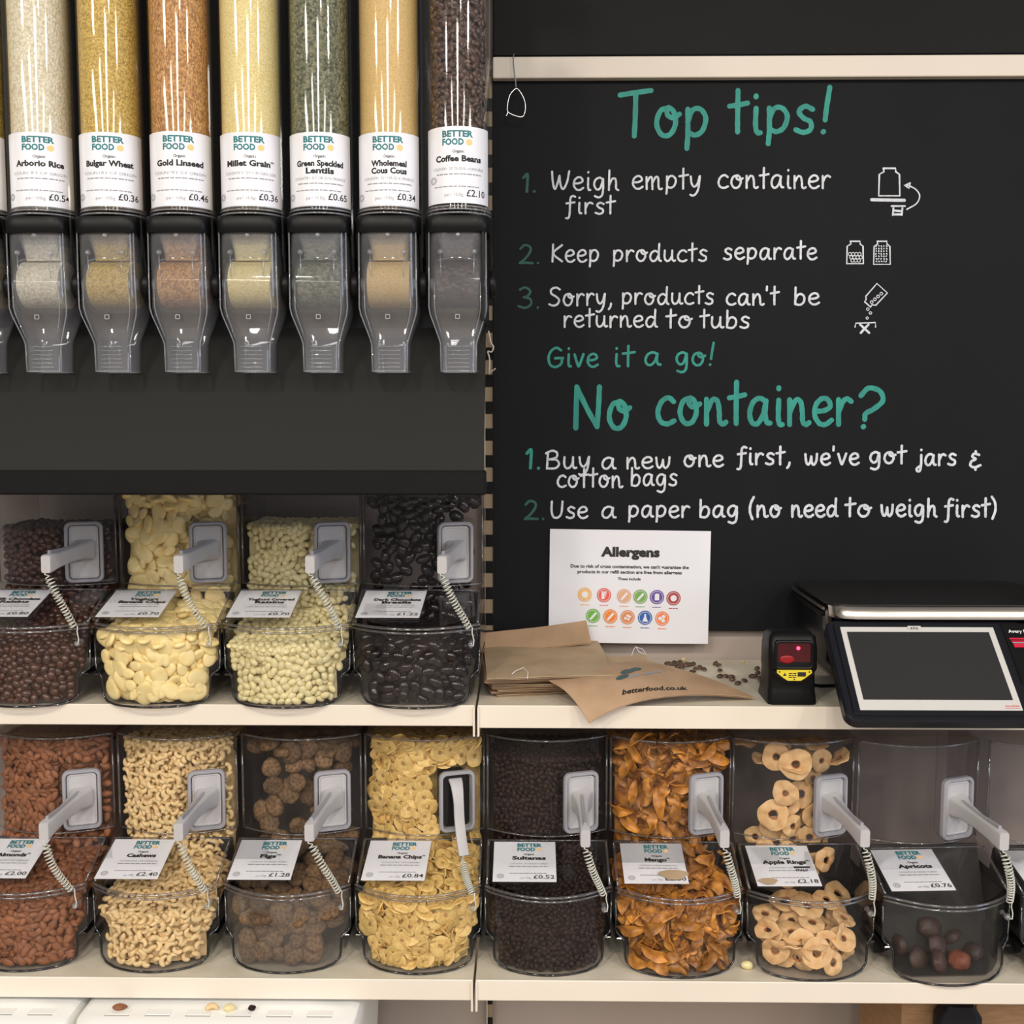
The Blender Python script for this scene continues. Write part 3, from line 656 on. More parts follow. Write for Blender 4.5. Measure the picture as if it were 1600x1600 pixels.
def relax(P, r, lo, hi, it):
    n = len(P); P = P.astype(np.float32)
    for _ in range(it):
        D = P[:, None, :] - P[None, :, :]; d2 = (D ** 2).sum(2); np.fill_diagonal(d2, 1)
        msk = d2 < (2 * r) ** 2; d = np.sqrt(d2) + 1e-7
        push = np.where(msk, (2 * r - d) / d * .32, 0)[:, :, None] * D
        P += push.sum(1); P = np.clip(P, lo(P), hi(P))
    return P
def rot_to(nrm, spin, tilt, tdir):
    n = Vector(nrm).normalized(); u = Vector((1, 0, 0)) - n * n.x
    if u.length < .1: u = Vector((0, 1, 0)) - n * n.y
    u.normalize(); v = n.cross(u); B = Matrix((u, v, n)).transposed()
    return B @ Matrix.Rotation(tdir, 3, 'Z') @ Matrix.Rotation(tilt, 3, 'X') @ Matrix.Rotation(-tdir, 3, 'Z') @ Matrix.Rotation(spin, 3, 'Z')
def scatter(kind, items, world, label, cat, group, name, cap=300, mesh_over=None):
    """items: (pos, rot3, scale, rank) in local coords. The 300 that show most are objects; the rest is one stuff mesh"""
    V = variants(kind); items = sorted(items, key=lambda q: q[3]); R3 = world.to_3x3()
    ZN_ = {'hopper': 'pressed behind the hopper window', 'front': 'behind the curved front panel', 'lid': 'under the sloping lid'}
    for i, (p, R, s, _, *zn) in enumerate(items[:cap]):
        o = bpy.data.objects.new(name, V[i % len(V)]); COL.objects.link(o)
        o.matrix_world = Matrix.Translation(world @ Vector(p)) @ (R3 @ R).to_4x4() @ Matrix.Scale(s, 4)
        if len(zn) > 1: tag(o, zn[1], cat)
        else: tag(o, label + (' ' + ZN_[zn[0]] if zn else ''), cat, group + (' ' + zn[0] if zn else ''))
    rest = items[cap:]
    mb = MB()
    for i, (p, R, s, *_) in enumerate(rest):
        me = V[i % len(V)]; c = np.array([v.co[:] for v in me.vertices]) if not hasattr(V, 'x') else None
        A = np.array(R3 @ R) * s; w = c @ A.T + np.array(world @ Vector(p)); mb.add(w.tolist(), [tuple(q.vertices) for q in me.polygons])
        mb.m[-len(me.polygons):] = [q.material_index for q in me.polygons]
    return mb, [m for m in V[0].materials]

# ------------------------------------------------------------------ bulk bins
HW = .1005; SAG = .045; SAGU = .036; YF = .132; ZLF, ZLR, ZH0, ZT = .127, .165, .172, .336
def sag(x, s=SAG): return s * (x / HW) ** 2
OUT = [(.0, .0), (.060, .0005), (.076, .0035), (.0845, .011), (.086, .018), (.087, .040), (.0895, .046), (.097, .0505), (.1, .056), (HW, .118)]
GRP = {}
def price_card(parent, x0, x1, y0, y1, zf, name, price, origin, organic=True, blot=None, skew=0.0):
    """printed card on the sloping lid; zf(y) gives the lid height"""
    W_, H_ = x1 - x0, y1 - y0
    def fm(u, v, lift=.0006):
        y = y0 + v * H_; return (x0 + u * W_ + skew * (v - .5), y, zf(y) + .004 + lift)
    c = MB().sheet([[fm(u / 2, v / 2, 0) for u in range(3)] for v in range(3)], (0, 0, -.0008)).obj('price_card', M['paper'], parent)
    h = MB().sheet([[fm(u, v, 0) for u in (-.03, 1.03)] for v in (-.05, 1.02)], (0, 0, .0016))
    h.obj('card_holder', M['clear'], parent)
    f = lambda x, y: fm(x / 100, y / 100)
    mb = MB(); put_text(mb, 'BETTER', 38, 86, 8.5, f, .045, 'l', 40); put_text(mb, 'FOOD', 38, 75, 8.5, f, .045, 'l', 29); mb.obj('logo', M['teal'], c)
    mb = MB(); disc2(mb, 73, 79.5, 4, f, n=14); mb.obj('logo_dot', M['dot'], c)
    mb = MB()
    if organic: put_text(mb, 'Organic', 57, 64.5, 4.5, f, .02, width=17)
    for i, s in enumerate(name):
        put_text(mb, s, 57, 53 - i * 10.5 + (7 if len(name) > 1 else 0), 8.5, f, .045, width=min(6.8 * len(s), 76))
    put_text(mb, price, 97, 6, 9, f, .008, 'r', 33); mb.obj('lettering', M['ink'], c)
    mb = MB(); put_text(mb, origin, 57, 41, 3.4, f, .0, width=60); dashes(mb, 25, 88, 35, 2, f); dashes(mb, 26, 85, 18, 1.6, f); put_text(mb, 'per 100g', 60, 6, 3.8, f, width=16, align='r')
    disc2(mb, 12, 12, 5.5, f, n=16, r2=4.4); disc2(mb, 12, 12, 2.8, f, n=12, r2=1.8); mb.obj('small_print', M['greyink'], c)
    if blot:
        bx, by, br = blot; r = random.Random(5)
        mb = MB(); n = 22; mb.add([fm((bx + br * (1 + .15 * math.sin(3 * a) + r.uniform(-.06, .06)) * math.cos(a)) / 100, (by + br * .55 * (1 + r.uniform(-.08, .08)) * math.sin(a)) / 100, .0024) for a in [2 * PI * k / n for k in range(n)]], [tuple(range(n))])
        mb.obj('brown_stain', M['kraftlight'], c)

def make_bin(X, Yf, Z, rz, label, cls='clearfront'):
    t = thing('bulk_bin', (X, Yf, Z), label, 'food bin', 'clear bulk food bins with scoops', rz)
    # lower front panel with curved face and stepped sides
    rows = []
    for hw, z in OUT: rows.append([(hw * u, sag(hw * u), z + (0 if z > .02 else .0)) for u in [-1 + k / 8 for k in range(17)]])
    MB().sheet(rows[1:], (0, .0022, 0)).obj('front_panel', M[cls], t, True)
    # body: stepped sides swept to the back, floor, back, hopper sides
    prof = [(-a, b) for a, b in OUT[::-1]] + OUT[1:]
    ys = [SAG - .002, .12, .22, .325]
    g = [[(x, y if y > ys[0] else sag(x) + .001, z) for x, z in prof] for y in ys]
    mb = MB(); mb.sheet(g, (0, 0, .0015))
    mb.sheet([[(x, .325, z) for x in (-HW, 0, HW)] for z in (.05, ZT)], (0, .002, 0))
    for s in (-1, 1):
        x = s * (HW - .0005)
        poly = [(SAG, .118), (SAG, ZLF), (YF + SAGU - .003, ZLR + .003), (YF + SAGU, ZT), (.325, ZT), (.325, .118)]
        mb.add([(x, a, b) for a, b in poly] + [(x - s * .002, a, b) for a, b in poly], [(0, 1, 2, 3, 4, 5), (6, 7, 8, 9, 10, 11)] + [(i, (i + 1) % 6, 6 + (i + 1) % 6, 6 + i) for i in range(6)])
    mb.obj('body', M['clearbody'], t, 35)
    # hopper front, curved
    rows = [[(HW * u, YF + sag(HW * u, SAGU), z) for u in [-1 + k / 8 for k in range(17)]] for z in (ZH0, ZT)]
    MB().sheet(rows, (0, .0022, 0)).obj('hopper_front', M['clear'], t, True)
    # top cover
    rows = [[(HW * u, (YF + sag(HW * u, SAGU)) * (1 - v) + .325 * v - .002, ZT + .001) for u in [-1 + k / 8 for k in range(17)]] for v in (0, 1)]
    MB().sheet(rows, (0, 0, .0018)).obj('top_cover', M['clearbody'], t, True)
    # sloping lid
    zf = lambda y: ZLF + (ZLR - ZLF) * max(0, min(1, y / YF))
    rows = []
    for v in (0, .5, 1):
        rows.append([((HW - .004) * u, sag(HW * u) * (1 - v) * .96 + (YF - .002) * v + .001, zf(sag(HW * u) * (1 - v) + YF * v)) for u in [-1 + k / 8 for k in range(17)]])
    lid = MB().sheet(rows, (0, 0, .002)).obj('lid', M['clear'], t, True)
    # moulded beads
    U = [-1 + k / 12 for k in range(25)]
    mb = MB(); mb.tube([(HW * u, sag(HW * u) - .0015, ZLF - .001) for u in U], .0026, 6); mb.tube([(HW * u, sag(HW * u) - .001, ZLF - .0075) for u in U], .0022, 6)
    mb.obj('rim_bead', M['edge'], t, 'all')
    mb = MB()
    for s in (-1, 1): mb.tube([(s * (HW - .003), SAG - .001, ZLF + .001), (s * (HW - .003), YF, ZLR + .002)], .0024, 6)
    mb.tube([((HW - .004) * u, YF - .002, ZLR + .002) for u in (-1, 0, 1)], .0014, 6)
    mb.obj('lid_edge', M['edge'], lid, 'all')
    outl = [(-a, b) for a, b in OUT[1:][::-1]] + [(q, .0003) for q in (-.045, -.03, -.015, 0, .015, .03, .045)] + OUT[1:]
    MB().tube([(x, sag(x) - .0005, z + .0008) for x, z in outl], .0019, 6).obj('edge_bead', M['refractedge'], t, 'all')
    mb = MB()
    mb.tube([(HW * u, YF + sag(HW * u, SAGU) - .001, ZT - .001) for u in U], .002, 6)
    mb.tube([(HW * u, YF + sag(HW * u, SAGU) - .001, ZH0 + .001) for u in U], .0016, 6)
    for s in (-1, 1): mb.tube([(s * HW, YF + SAGU - .001, ZH0), (s * HW, YF + SAGU - .001, ZT)], .0022, 6)
    mb.obj('hopper_edge', M['edge'], t, 'all')
    mb = MB()
    for s in (-1, 1): # dark bars stand in for the refraction at the shoulder step
        mb.box((min(s * .089, s * .1003), SAG - .010, .0435), (max(s * .089, s * .1003), .30, .0475), bev=.0012)
    mb.obj('shoulder_refraction', M['refractedge'], t)
    MB().sheet([[(x, YF + .02 + .03 * v, ZH0 - .012 - .12 * v) for x in (-.096, .096)] for v in (0, 1)], (0, .0015, 0)).obj('baffle', M['smoke'], t)
    # tether knob
    mb = MB(); mb.lathe([(.001, -.008), (.0045, -.007), (.005, -.001), (.0026, .001), (.0026, .012), (.0045, .013)], 12, (.088, sag(.088) - .006, .097), 'y')
    mb.obj('tether_knob', M['chuteedge'], t, 'all')
    # frame of the scoop slot, on the curved hopper front
    fx, fz = .056, .2285; a = math.atan(2 * SAGU * fx / HW ** 2) * .85; ca, sa = math.cos(a), math.sin(a); y0 = YF + sag(fx, SAGU)
    def fp(u, v, d): return (fx + u * ca + d * sa, y0 + u * sa - d * ca, fz + v)
    rings = []
    for hw, hh, r, d in ((.0305, .0515, .011, -.003), (.0305, .0515, .011, .004), (.029, .050, .010, .0062), (.0255, .0465, .008, .0062), (.0245, .0455, .007, .0035), (.0235, .0445, .007, -.003)):
        rings.append([fp(u, v, d) for u, v in rrect(hw, hh, r)])
    MB().loft(rings, False).obj('scoop_frame', M['greyplastic'], t, 30)
    return t, fp, zf

def make_scoop(t, fp, bias, label, tip_drop=0.0, open_=False, seed=0):
    """scoop standing in its slot: door plate, handle reaching out, coiled tether"""
    mw = t.matrix_basis.copy()
    s = thing('scoop', (0, 0, 0), label, 'scoop', 'grey scoops on coiled tethers'); s.matrix_basis = mw
    if not open_:
        rings = [[fp(u, v, d) for u, v in rrect(hw, hh, .006)] for hw, hh, d in ((.023, .044, -.003), (.023, .044, .0018), (.021, .042, .0024), (.0195, .0405, .0012))]
        MB().loft(rings, True).obj('door_plate', M['handle'], s, 30)
    else:
        rings = [[fp(u, v, d) for u, v in rrect(.0225, .0435, .006)] for d in (-.045, -.0035)]
        mb = MB(); mb.loft(rings, True); mb.obj('dark_cavity', M['black'], s, 30)
    c = Vector(fp(0, .004, .002)); tx, tz = bias
    secs = []
    if not open_:
        P = [(0, .022, .017), (.18, .014, .013), (.45, .0098, .0115), (.75, .0094, .0125), (.97, .0098, .0145), (1, .0088, .0135)]
        for u, hw, hh in P:
            p = c + Vector((tx * u, -.140 * u, tz * u - .006 * u * u)); 
            secs.append([(p.x + a, p.y, p.z + b) for a, b in rrect(hw * .82, hh, min(hw, hh) * .35, 3)])
        tip = c + Vector((tx, -.138, tz - .018)); MB().loft(secs, True).obj('handle', M['handle'], s, 35)
        MB().loft([[(c.x + tx * u + a, c.y - .14 * u - .001, c.z + tz * u + b - .001) for a, b in rrect(.0025, hh, .001, 2)] for u, hh in ((.1, .0165), (.5, .0135), (.9, .0155))], True).obj('handle_web', M['greyplastic'], s)
    else:
        path = smooth2([(-.012, .038), (.006, .030), (.018, .005), (.022, -.02), (.034, -.05), (.052, -.075)], 3)
        mb = MB(); rings = []
        for i, (d, v) in enumerate(path):
            hw = .0125 - .005 * min(1, i / 6); p = Vector(fp(-.003 if i < 8 else -.006, v, d)); rings.append([(p.x + a, p.y - .001, p.z + b * .6) if True else 0 for a, b in rrect(hw, .006, .003, 2)])
        # sections perpendicular to the path
        rings = []
        for i, (d, v) in enumerate(path):
            dn = path[min(i + 1, len(path) - 1)] - path[max(i - 1, 0)]; dn = dn / (np.hypot(*dn) + 1e-9); n2 = (-dn[1], dn[0]); hw = .0125 - .004 * min(1, i / 6)
            rings.append([fp(a - .002, v + b * n2[1], d + b * n2[0]) for a, b in rrect(hw, .0028, .0015, 2)])
        mb.loft(rings, True).obj('handle', M['handle'], s, 35); tip = Vector(fp(-.004, -.078, .054))
    # coil
    k = Vector((.088, sag(.088) - .016, .097)); r = random.Random(seed)
    a = tip; n_t = 17; sidev = Vector((r.uniform(-.004, .006), -.012, 0)); 
    def path(u):
        return a.lerp(k + Vector((.0, .002, .022)), u) + sidev * math.sin(PI * u) + Vector((0, 0, -.012 * math.sin(PI * u) * (1 - u) + .006 * math.sin(PI * u)))
    pts = [tip + Vector((0, .001, .004)), tip + Vector((-.002, -.002, -.004))]; T = 10
    for i in range(n_t * T + 1):
        u = .06 + .90 * i / (n_t * T); p = path(u); d = (path(u + .01) - path(u - .01)).normalized(); e1 = d.cross(Vector((0, 1, 0))).normalized(); e2 = d.cross(e1)
        an = 2 * PI * i / T; rd = .0062 * (1 - .25 * u) * min(1, i / 8 + .3); pts.append(p + e1 * math.cos(an) * rd + e2 * math.sin(an) * rd)
    pts += [path(.98) + Vector((.003, 0, -.004)), k + Vector((.005, 0, .008)), k + Vector((.004, -.001, 0)), k]
    MB().tube(pts, .00105, 5).obj('coiled_tether', M['cord'], s, 'all')
    return s

def fill(t, kind, Lt, Lf, Lm, label, cat, group, name, sparse=1.0, skip=(), top_in=True, seed=0, lowd=0.0, cap=300):
    """pile of food: against the hopper glass up to Lt, sloping under the lid, against the front glass up to Lf"""
    bpy.context.view_layer.update()
    world = t.matrix_world.copy(); _, ax, r, tilt, dep = FOOD[kind]; R_ = np.random.default_rng(seed + 3)
    g0 = .0032
    prof = []
    if 'hopper' not in skip: prof += [(.27, Lt), (YF + g0 + .006, Lt), (YF + g0, Lt - .006), (YF + g0, ZH0 + .001)]
    else: prof += []
    if 'front' not in skip:
        if 'slope' in skip and prof: segs_split = True
        prof += [(YF - .004, min(Lm, .158)), (.022, Lf), (g0, Lf - .004), (g0, .004)]
    P = np.array(prof); seg = np.hypot(*(P[1:] - P[:-1]).T); cum = np.concatenate([[0], np.cumsum(seg)]); Ltot = cum[-1]
    def at(u):
        i = int(min(max(np.searchsorted(cum, u) - 1, 0), len(seg) - 1)); f_ = (u - cum[i]) / max(seg[i], 1e-6)
        p = P[i] + (P[i + 1] - P[i]) * f_; d = (P[i + 1] - P[i]) / max(seg[i], 1e-6); return p, d, i
    us = np.linspace(0, Ltot, 400); zz = np.array([at(u)[0][1] for u in us]); hwv = np.where(zz < .052, .0815, .0965)
    def lo(Q): h = np.interp(Q[:, 0], us, hwv); return np.stack([np.full(len(Q), r * .3), -h + r, np.zeros(len(Q))], 1).astype(np.float32)
    def hi(Q): h = np.interp(Q[:, 0], us, hwv); return np.stack([np.full(len(Q), Ltot - r * .6), h - r, np.full(len(Q), dep * 2 * r)], 1).astype(np.float32)
    N = int(sparse * .60 * Ltot * .19 * (dep * 2 * r + 1.2 * r) / (4.19 * r ** 3)); N = min(N, 1500)
    Q = np.stack([R_.uniform(0, Ltot, N), R_.uniform(-.09, .09, N), R_.uniform(0, dep * 2 * r, N)], 1)
    Q = relax(Q, r, lo, hi, 22 if N > 800 else 35)
    items = []; axv = np.array(ax)
    for u, x, w in Q:
        p, d, i = at(u); y, z = p
        sg = SAGU if z > ZH0 - .01 else (SAG if y < .02 else SAG * (1 - y / YF) + SAGU * (y / YF))
        top = abs(d[1]) < .2
        nrm = Vector((2 * sg * x / HW ** 2 * abs(d[1]), d[1], -d[0]))
        nrm.normalize()
        slot = .018 - r * .5 < x < .089 and .168 - r < z < .288 + r * .5 and not top and z > ZH0 - .01
        if slot and kind == 'chip': continue
        B = rot_to(nrm, R_.uniform(0, 2 * PI), float(np.clip(R_.normal(0, tilt * .7), -1.5, 1.5)), R_.uniform(0, PI))
        sc = R_.uniform(.86, 1.12)
        ln = np.array(B.transposed() @ nrm); e = math.sqrt(((ln * axv) ** 2).sum()) * sc
        dd = max(w, e * .98) + (.009 + ax[0] * .35 if slot else 0)
        yy = y + (sg * (x / HW) ** 2 if not top else sg * (x / HW) ** 2)
        pos = Vector((x, yy, z)) - nrm * dd
        lx = np.array(B.transposed() @ Vector((1, 0, 0))); ex = math.sqrt(((lx * axv) ** 2).sum()) * sc; hwl = .083 if pos.z < .054 else .0975
        pos.x = max(-hwl + ex, min(hwl - ex, pos.x)); lz = np.array(B.transposed() @ Vector((0, 0, 1))); ez = math.sqrt(((lz * axv) ** 2).sum()) * sc
        pos.z = max(pos.z, .003 + ez)
        rank = dd - e * .5 + (0.01 if top else 0) + (.02 if (not top and abs(d[0]) > .3) else 0)
        items.append([pos, B, sc, rank, 'hopper' if z > ZH0 - .006 else ('front' if abs(d[1]) > .8 else 'lid')])
    if lowd: pass
    if kind in ('fig', 'apple', 'brazil', 'yog_chip'):          # large pieces: say which one, row by row
        ORD = ['first', 'second', 'third', 'fourth', 'fifth', 'sixth', 'seventh', 'eighth', 'ninth', 'tenth', 'eleventh', 'twelfth']
        for zone, where in (('hopper', 'in the hopper'), ('front', 'behind the curved front')):
            fr_ = [q for q in items if q[4] == zone and q[3] < r * 1.0]
            rows = {}
            for q in fr_: rows.setdefault(int(q[0].z / (1.7 * r)), []).append(q)
            for ri, kz in enumerate(sorted(rows, reverse=True)):
                for ci, q in enumerate(sorted(rows[kz], key=lambda a: a[0].x)[:12]):
                    if ri < 12: q.append('%s %s, %s row down, %s from left' % ({'fig': 'brown dried fig', 'apple': 'pale apple ring', 'brazil': 'dark chocolate brazil nut', 'yog_chip': 'cream yoghurt chip'}[kind], where, ORD[ri], ORD[ci]))
    mb, mats = scatter(kind, items, world, label, cat, group, name, cap)
    # dense core behind the outer layer (only where the bin really is full)
    if kind not in ('fig', 'brazil', 'apple'):
        din = dep * 2 * r * .9 + r * .9; core = []
        for u in np.linspace(0, Ltot, 46):
            p, d, i = at(u); row = []
            hw = .078 if p[1] < .06 else .092
            for k in range(13):
                x = -hw + 2 * hw * k / 12; sg = SAGU if p[1] > ZH0 - .01 else SAG; n = np.array([-d[1], d[0]]); 
                nx = (abs(d[1]), -abs(d[0])); jig = r * .35 * math.sin(x * 900 / (r * 160) + u * 520) * math.cos(u * 430 + x * 310)
                slk = .022 if (x > .012 and .165 < p[1] < .295 and abs(d[1]) > .5) else 0
                row.append(world @ Vector((x, p[0] + sg * (x / HW) ** 2 + (din + jig + slk) * nx[0], max(.006, p[1] + (din + jig) * nx[1]))))
            core.append(row)
        k0 = len(mb.v); mb.add([q for rw in core for q in rw], [(i * 13 + j, i * 13 + j + 1, (i + 1) * 13 + j + 1, (i + 1) * 13 + j) for i in range(45) for j in range(12)])
    if mb.v:
        o = mb.obj(name + '_pile', mats, None, 'all', label='deeper mass of ' + label, cat=cat, kind='stuff'); 
    return items

BINS = [
 # row, front centre px, front depth, rz(deg), bin label, food kind, Lt, Lf, Lm, item label, cat, item name, card name, price, origin, organic, sparse
 ('u', 27, -.362, 0, 'upper left bin of milk chocolate raisins, cut by the frame', 'choc_raisin', .272, .098, .145, 'glossy milk chocolate raisin in the upper far left bin', 'sweet', 'chocolate_raisin', ['Milk Chocolate', 'Raisins'], '£0.80', 'COUNTRY OF ORIGIN: TURKEY', False, 1),
 ('u', 234, -.362, 0, 'upper bin of cream coloured yoghurt banana chips', 'yog_chip', .326, .118, .15, 'cream yoghurt coated banana chip in the upper second bin', 'sweet', 'yoghurt_banana_chip', ['Yoghurt', 'Banana Chips'], '£0.70', 'COUNTRY OF ORIGIN', False, 1),
 ('u', 441, -.362, 0, 'upper bin of pale yoghurt covered raisins', 'yog_raisin', .276, .10, .14, 'pale oval yoghurt raisin in the upper third bin', 'sweet', 'yoghurt_raisin', ['Yoghurt Covered', 'Raisins'], '£0.70', 'COUNTRY OF ORIGIN: TURKEY', False, 1),
 ('u', 647, -.362, 0, 'upper bin of large dark chocolate brazil nuts beside the upright', 'brazil', .322, .10, .12, 'shiny dark chocolate brazil nut in the upper right bin', 'sweet', 'chocolate_brazil_nut', ['Dark Chocolate', 'Brazils'], '£1.22', 'COUNTRY OF ORIGIN', False, .82),
 ('l', 24, -.394, 0, 'lower far left bin of brown almonds, cut by the frame', 'almond', .330, .112, .15, 'brown whole almond in the lower far left bin', 'nut', 'almond', ['Almonds*'], '£2.00', 'COUNTRY OF ORIGIN', True, 1),
 ('l', 232, -.394, 0, 'lower bin of pale cashew nuts', 'cashew', .328, .092, .13, 'pale curved cashew nut in the lower second bin', 'nut', 'cashew', ['Cashews'], '£2.40', 'COUNTRY OF ORIGIN', True, 1),
 ('l', 442, -.394, 0, 'lower bin of brown dried figs behind a dusty front', 'fig', .330, .10, .14, 'round brown wrinkled dried fig in the lower third bin', 'dried fruit', 'dried_fig', ['Figs*'], '£1.28', 'COUNTRY OF ORIGIN: TURKEY', True, .8),
 ('l', 650, -.394, 0, 'lower bin of yellow banana chips with an open scoop slot', 'chip', .332, .115, .15, 'golden banana chip in the lower fourth bin', 'dried fruit', 'banana_chip', ['Banana Chips*'], '£0.84', 'COUNTRY OF ORIGIN', True, 1),
 ('l', 857, -.396, 0, 'lower bin of near black sultanas', 'sultana', .306, .075, .12, 'small dark brown sultana in the lower fifth bin', 'dried fruit', 'sultana', ['Sultanas'], '£0.52', 'COUNTRY OF ORIGIN: TURKEY', True, 1),
 ('l', 1066, -.400, 0, 'lower bin of orange dried mango strips with a stained price card', 'mango', .330, .092, .13, 'orange leathery mango strip in the lower sixth bin', 'dried fruit', 'mango_strip', ['Mango*'], '£2.30', 'COUNTRY OF ORIGIN: BURKINA FASO', True, 1),
 ('l', 1277, -.406, 1.0, 'lower bin of pale dried apple rings', 'apple', .312, .06, .10, 'pale dried apple ring in the lower seventh bin', 'dried fruit', 'apple_ring', ['Apple Rings*'], '£2.18', 'COUNTRY OF ORIGIN:', True, .62),
 ('l', 1495, -.418, 3.0, 'lower bin with an empty hopper and a few dark apricots', 'apricot', 0, .05, .05, 'dark dried apricot on the floor of the nearly empty bin', 'dried fruit', 'dried_apricot', ['Apricots'], '£0.76', 'COUNTRY OF ORIGIN: TURKEY', True, .1),
 ('l', 1716, -.418, 3.0, 'dark bin cut by the right edge of the frame', 'sultana', .2, .06, .08, 'dark dried fruit in the bin at the right edge', 'dried fruit', 'dark_dried_fruit', [], '', '', True, 1),
]
SCOOPL = ['scoop in the chocolate raisin bin', 'scoop in the yoghurt banana chip bin', 'scoop in the yoghurt raisin bin', 'scoop in the dark brazil nut bin', 'scoop in the almond bin', 'scoop in the cashew bin', 'scoop in the fig bin',
          'scoop with drooping handle in the open slot of the banana chip bin', 'scoop in the sultana bin', 'scoop in the mango bin', 'scoop in the apple ring bin', 'scoop in the empty hopper of the apricot bin', 'scoop in the bin at the right edge']
for bi, (row, pc, yf, rz, lb, kind, Lt, Lf, Lm, ilb, cat, iname, cname, price, origin, org, sp) in enumerate(BINS):
    Z = (ZU if row == 'u' else ZL) + .0012
    Xc = PY(pc, 1108 if row == 'u' else 1524, yf).x
    t, fp, zf = make_bin(Xc, yf, Z, math.radians(rz), lb, 'dusty' if kind in ('fig',) else 'clearfront')
    bpy.context.view_layer.update()
    x0 = -.093 if bi not in (7, 8, 9, 10) else -.088
    price_card(t, x0, x0 + .101, .030, .124, zf, cname, price, origin, org, blot=(78, 18, 22) if bi == 9 else ((18, 8, 14) if bi == 10 else None), skew=[0, 0, 0, .004, 0, 0, 0, .003, 0, 0, 0, 0, 0][bi])
    if bi == 10:
        c = [o for o in t.children if o.name.startswith('price_card')][0]
        f = lambda x, y: (x0 + x / 100 * .101, .030 + y / 100 * .094, zf(.030 + y / 100 * .094) + .0048)
        mb = MB(); mb.add([f(66, 42), f(92, 42), f(92, 46), f(66, 46)], [(0, 1, 2, 3)]); put_text(mb, 'ITALY', 68, 34, 5, f, .04, 'l', 20); mb.obj('handwritten_correction', M['ink'], c)
    make_scoop(t, fp, [(-.004, 0), (-.006, 0), (-.010, 0), (-.012, 0), (-.004, 0), (-.004, 0), (-.012, 0), (0, 0), (.0, -.006), (.006, -.004), (.012, .0), (.010, 0), (0, 0)][bi], 'pale grey ' + SCOOPL[bi], open_=(bi == 7), seed=bi)
    if bi < 11:
        fill(t, kind, Lt, Lf, Lm, ilb, cat, iname.replace('_', ' ') + 's piled in one clear bin', iname, sp, seed=bi)
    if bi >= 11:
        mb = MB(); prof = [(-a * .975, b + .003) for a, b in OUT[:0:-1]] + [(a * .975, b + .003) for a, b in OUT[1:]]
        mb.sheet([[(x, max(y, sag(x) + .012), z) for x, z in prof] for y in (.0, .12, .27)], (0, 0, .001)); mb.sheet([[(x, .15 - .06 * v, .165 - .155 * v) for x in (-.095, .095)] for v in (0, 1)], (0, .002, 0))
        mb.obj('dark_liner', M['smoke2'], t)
    if bi == 11:
        W_ = t.matrix_world; spots = [(.002, .075, .028, .2, 0), (-.035, .06, .014, .1, 0), (.028, .052, .015, -.2, 1), (-.008, .045, .016, .3, 0), (-.055, .09, .022, .6, 0), (.035, .10, .03, -.5, 0), (.0, .10, .045, .1, 0), (-.04, .12, .03, .4, 0), (.06, .075, .016, -.3, 0)]
        for k, (x, y, z, a, m_) in enumerate(spots):
            me = variants('apricot')[k % 6]
            if m_: me = me.copy(); me.materials[0] = M['apricotred']
            o = bpy.data.objects.new(iname, me); COL.objects.link(o)
            o.matrix_world = W_ @ Matrix.Translation((x, y, z)) @ Euler((1.0 + a, a, a * 3)).to_matrix().to_4x4()
            tag(o, ['large near black apricot highest in the middle of the nearly empty bin', 'dark apricot left of centre near the bin floor', 'amber brown dried apricot, lightest on the floor of the nearly empty bin', 'dark apricot lying on the floor just left of the amber one', 'dark apricot at the far left of the nearly empty bin', 'dark apricot leaning behind the amber one', 'dark apricot at the back of the small heap', 'dark apricot standing behind the left pair', 'dark apricot at the right end of the small heap'][k], cat)
# dark things behind the empty hopper and inside the last bin

# ------------------------------------------------------------------ gravity dispensers
YT = -.456; RT = .0432
def zt(py): return PY(700, py, YT - RT).z
ZN, ZTAP, ZSH, ZAX, ZB0, ZB1, ZTB, ZTT = zt(580), zt(531), zt(486), zt(441), zt(362), zt(336), zt(327), 2.30
M['rice'] = grain('arborio_rice', [(214, 202, 168), (238, 228, 200), (250, 242, 222)], .0026, (1, 1, .8), .5)
M['bulgar'] = grain('bulgar_wheat', [(172, 138, 56), (214, 178, 84), (232, 202, 114)], .0022, bump=.5)
M['linseed'] = grain('gold_linseed', [(150, 102, 50), (204, 146, 82), (228, 178, 112)], .0026, (1.3, 1.3, .8), .6)
M['millet'] = grain('millet', [(236, 210, 132), (246, 226, 156), (250, 234, 176)], .0018, bump=.4)
M['lentil'] = grain('green_lentils', [(58, 62, 42), (104, 108, 78), (146, 144, 114), (84, 92, 64)], .0034, bump=.9)
M['couscous'] = grain('wholemeal_couscous', [(216, 178, 108), (228, 192, 122), (234, 200, 134)], .0014, bump=.3)
M['quinoa'] = grain('yellow_grain', [(150, 126, 52), (196, 168, 80), (214, 188, 104)], .0024, bump=.5)
M['coffeemass'] = grain('coffee_mass', [(46, 32, 26), (70, 50, 40), (84, 60, 50)], .0085, bump=1.0, rough=.45)
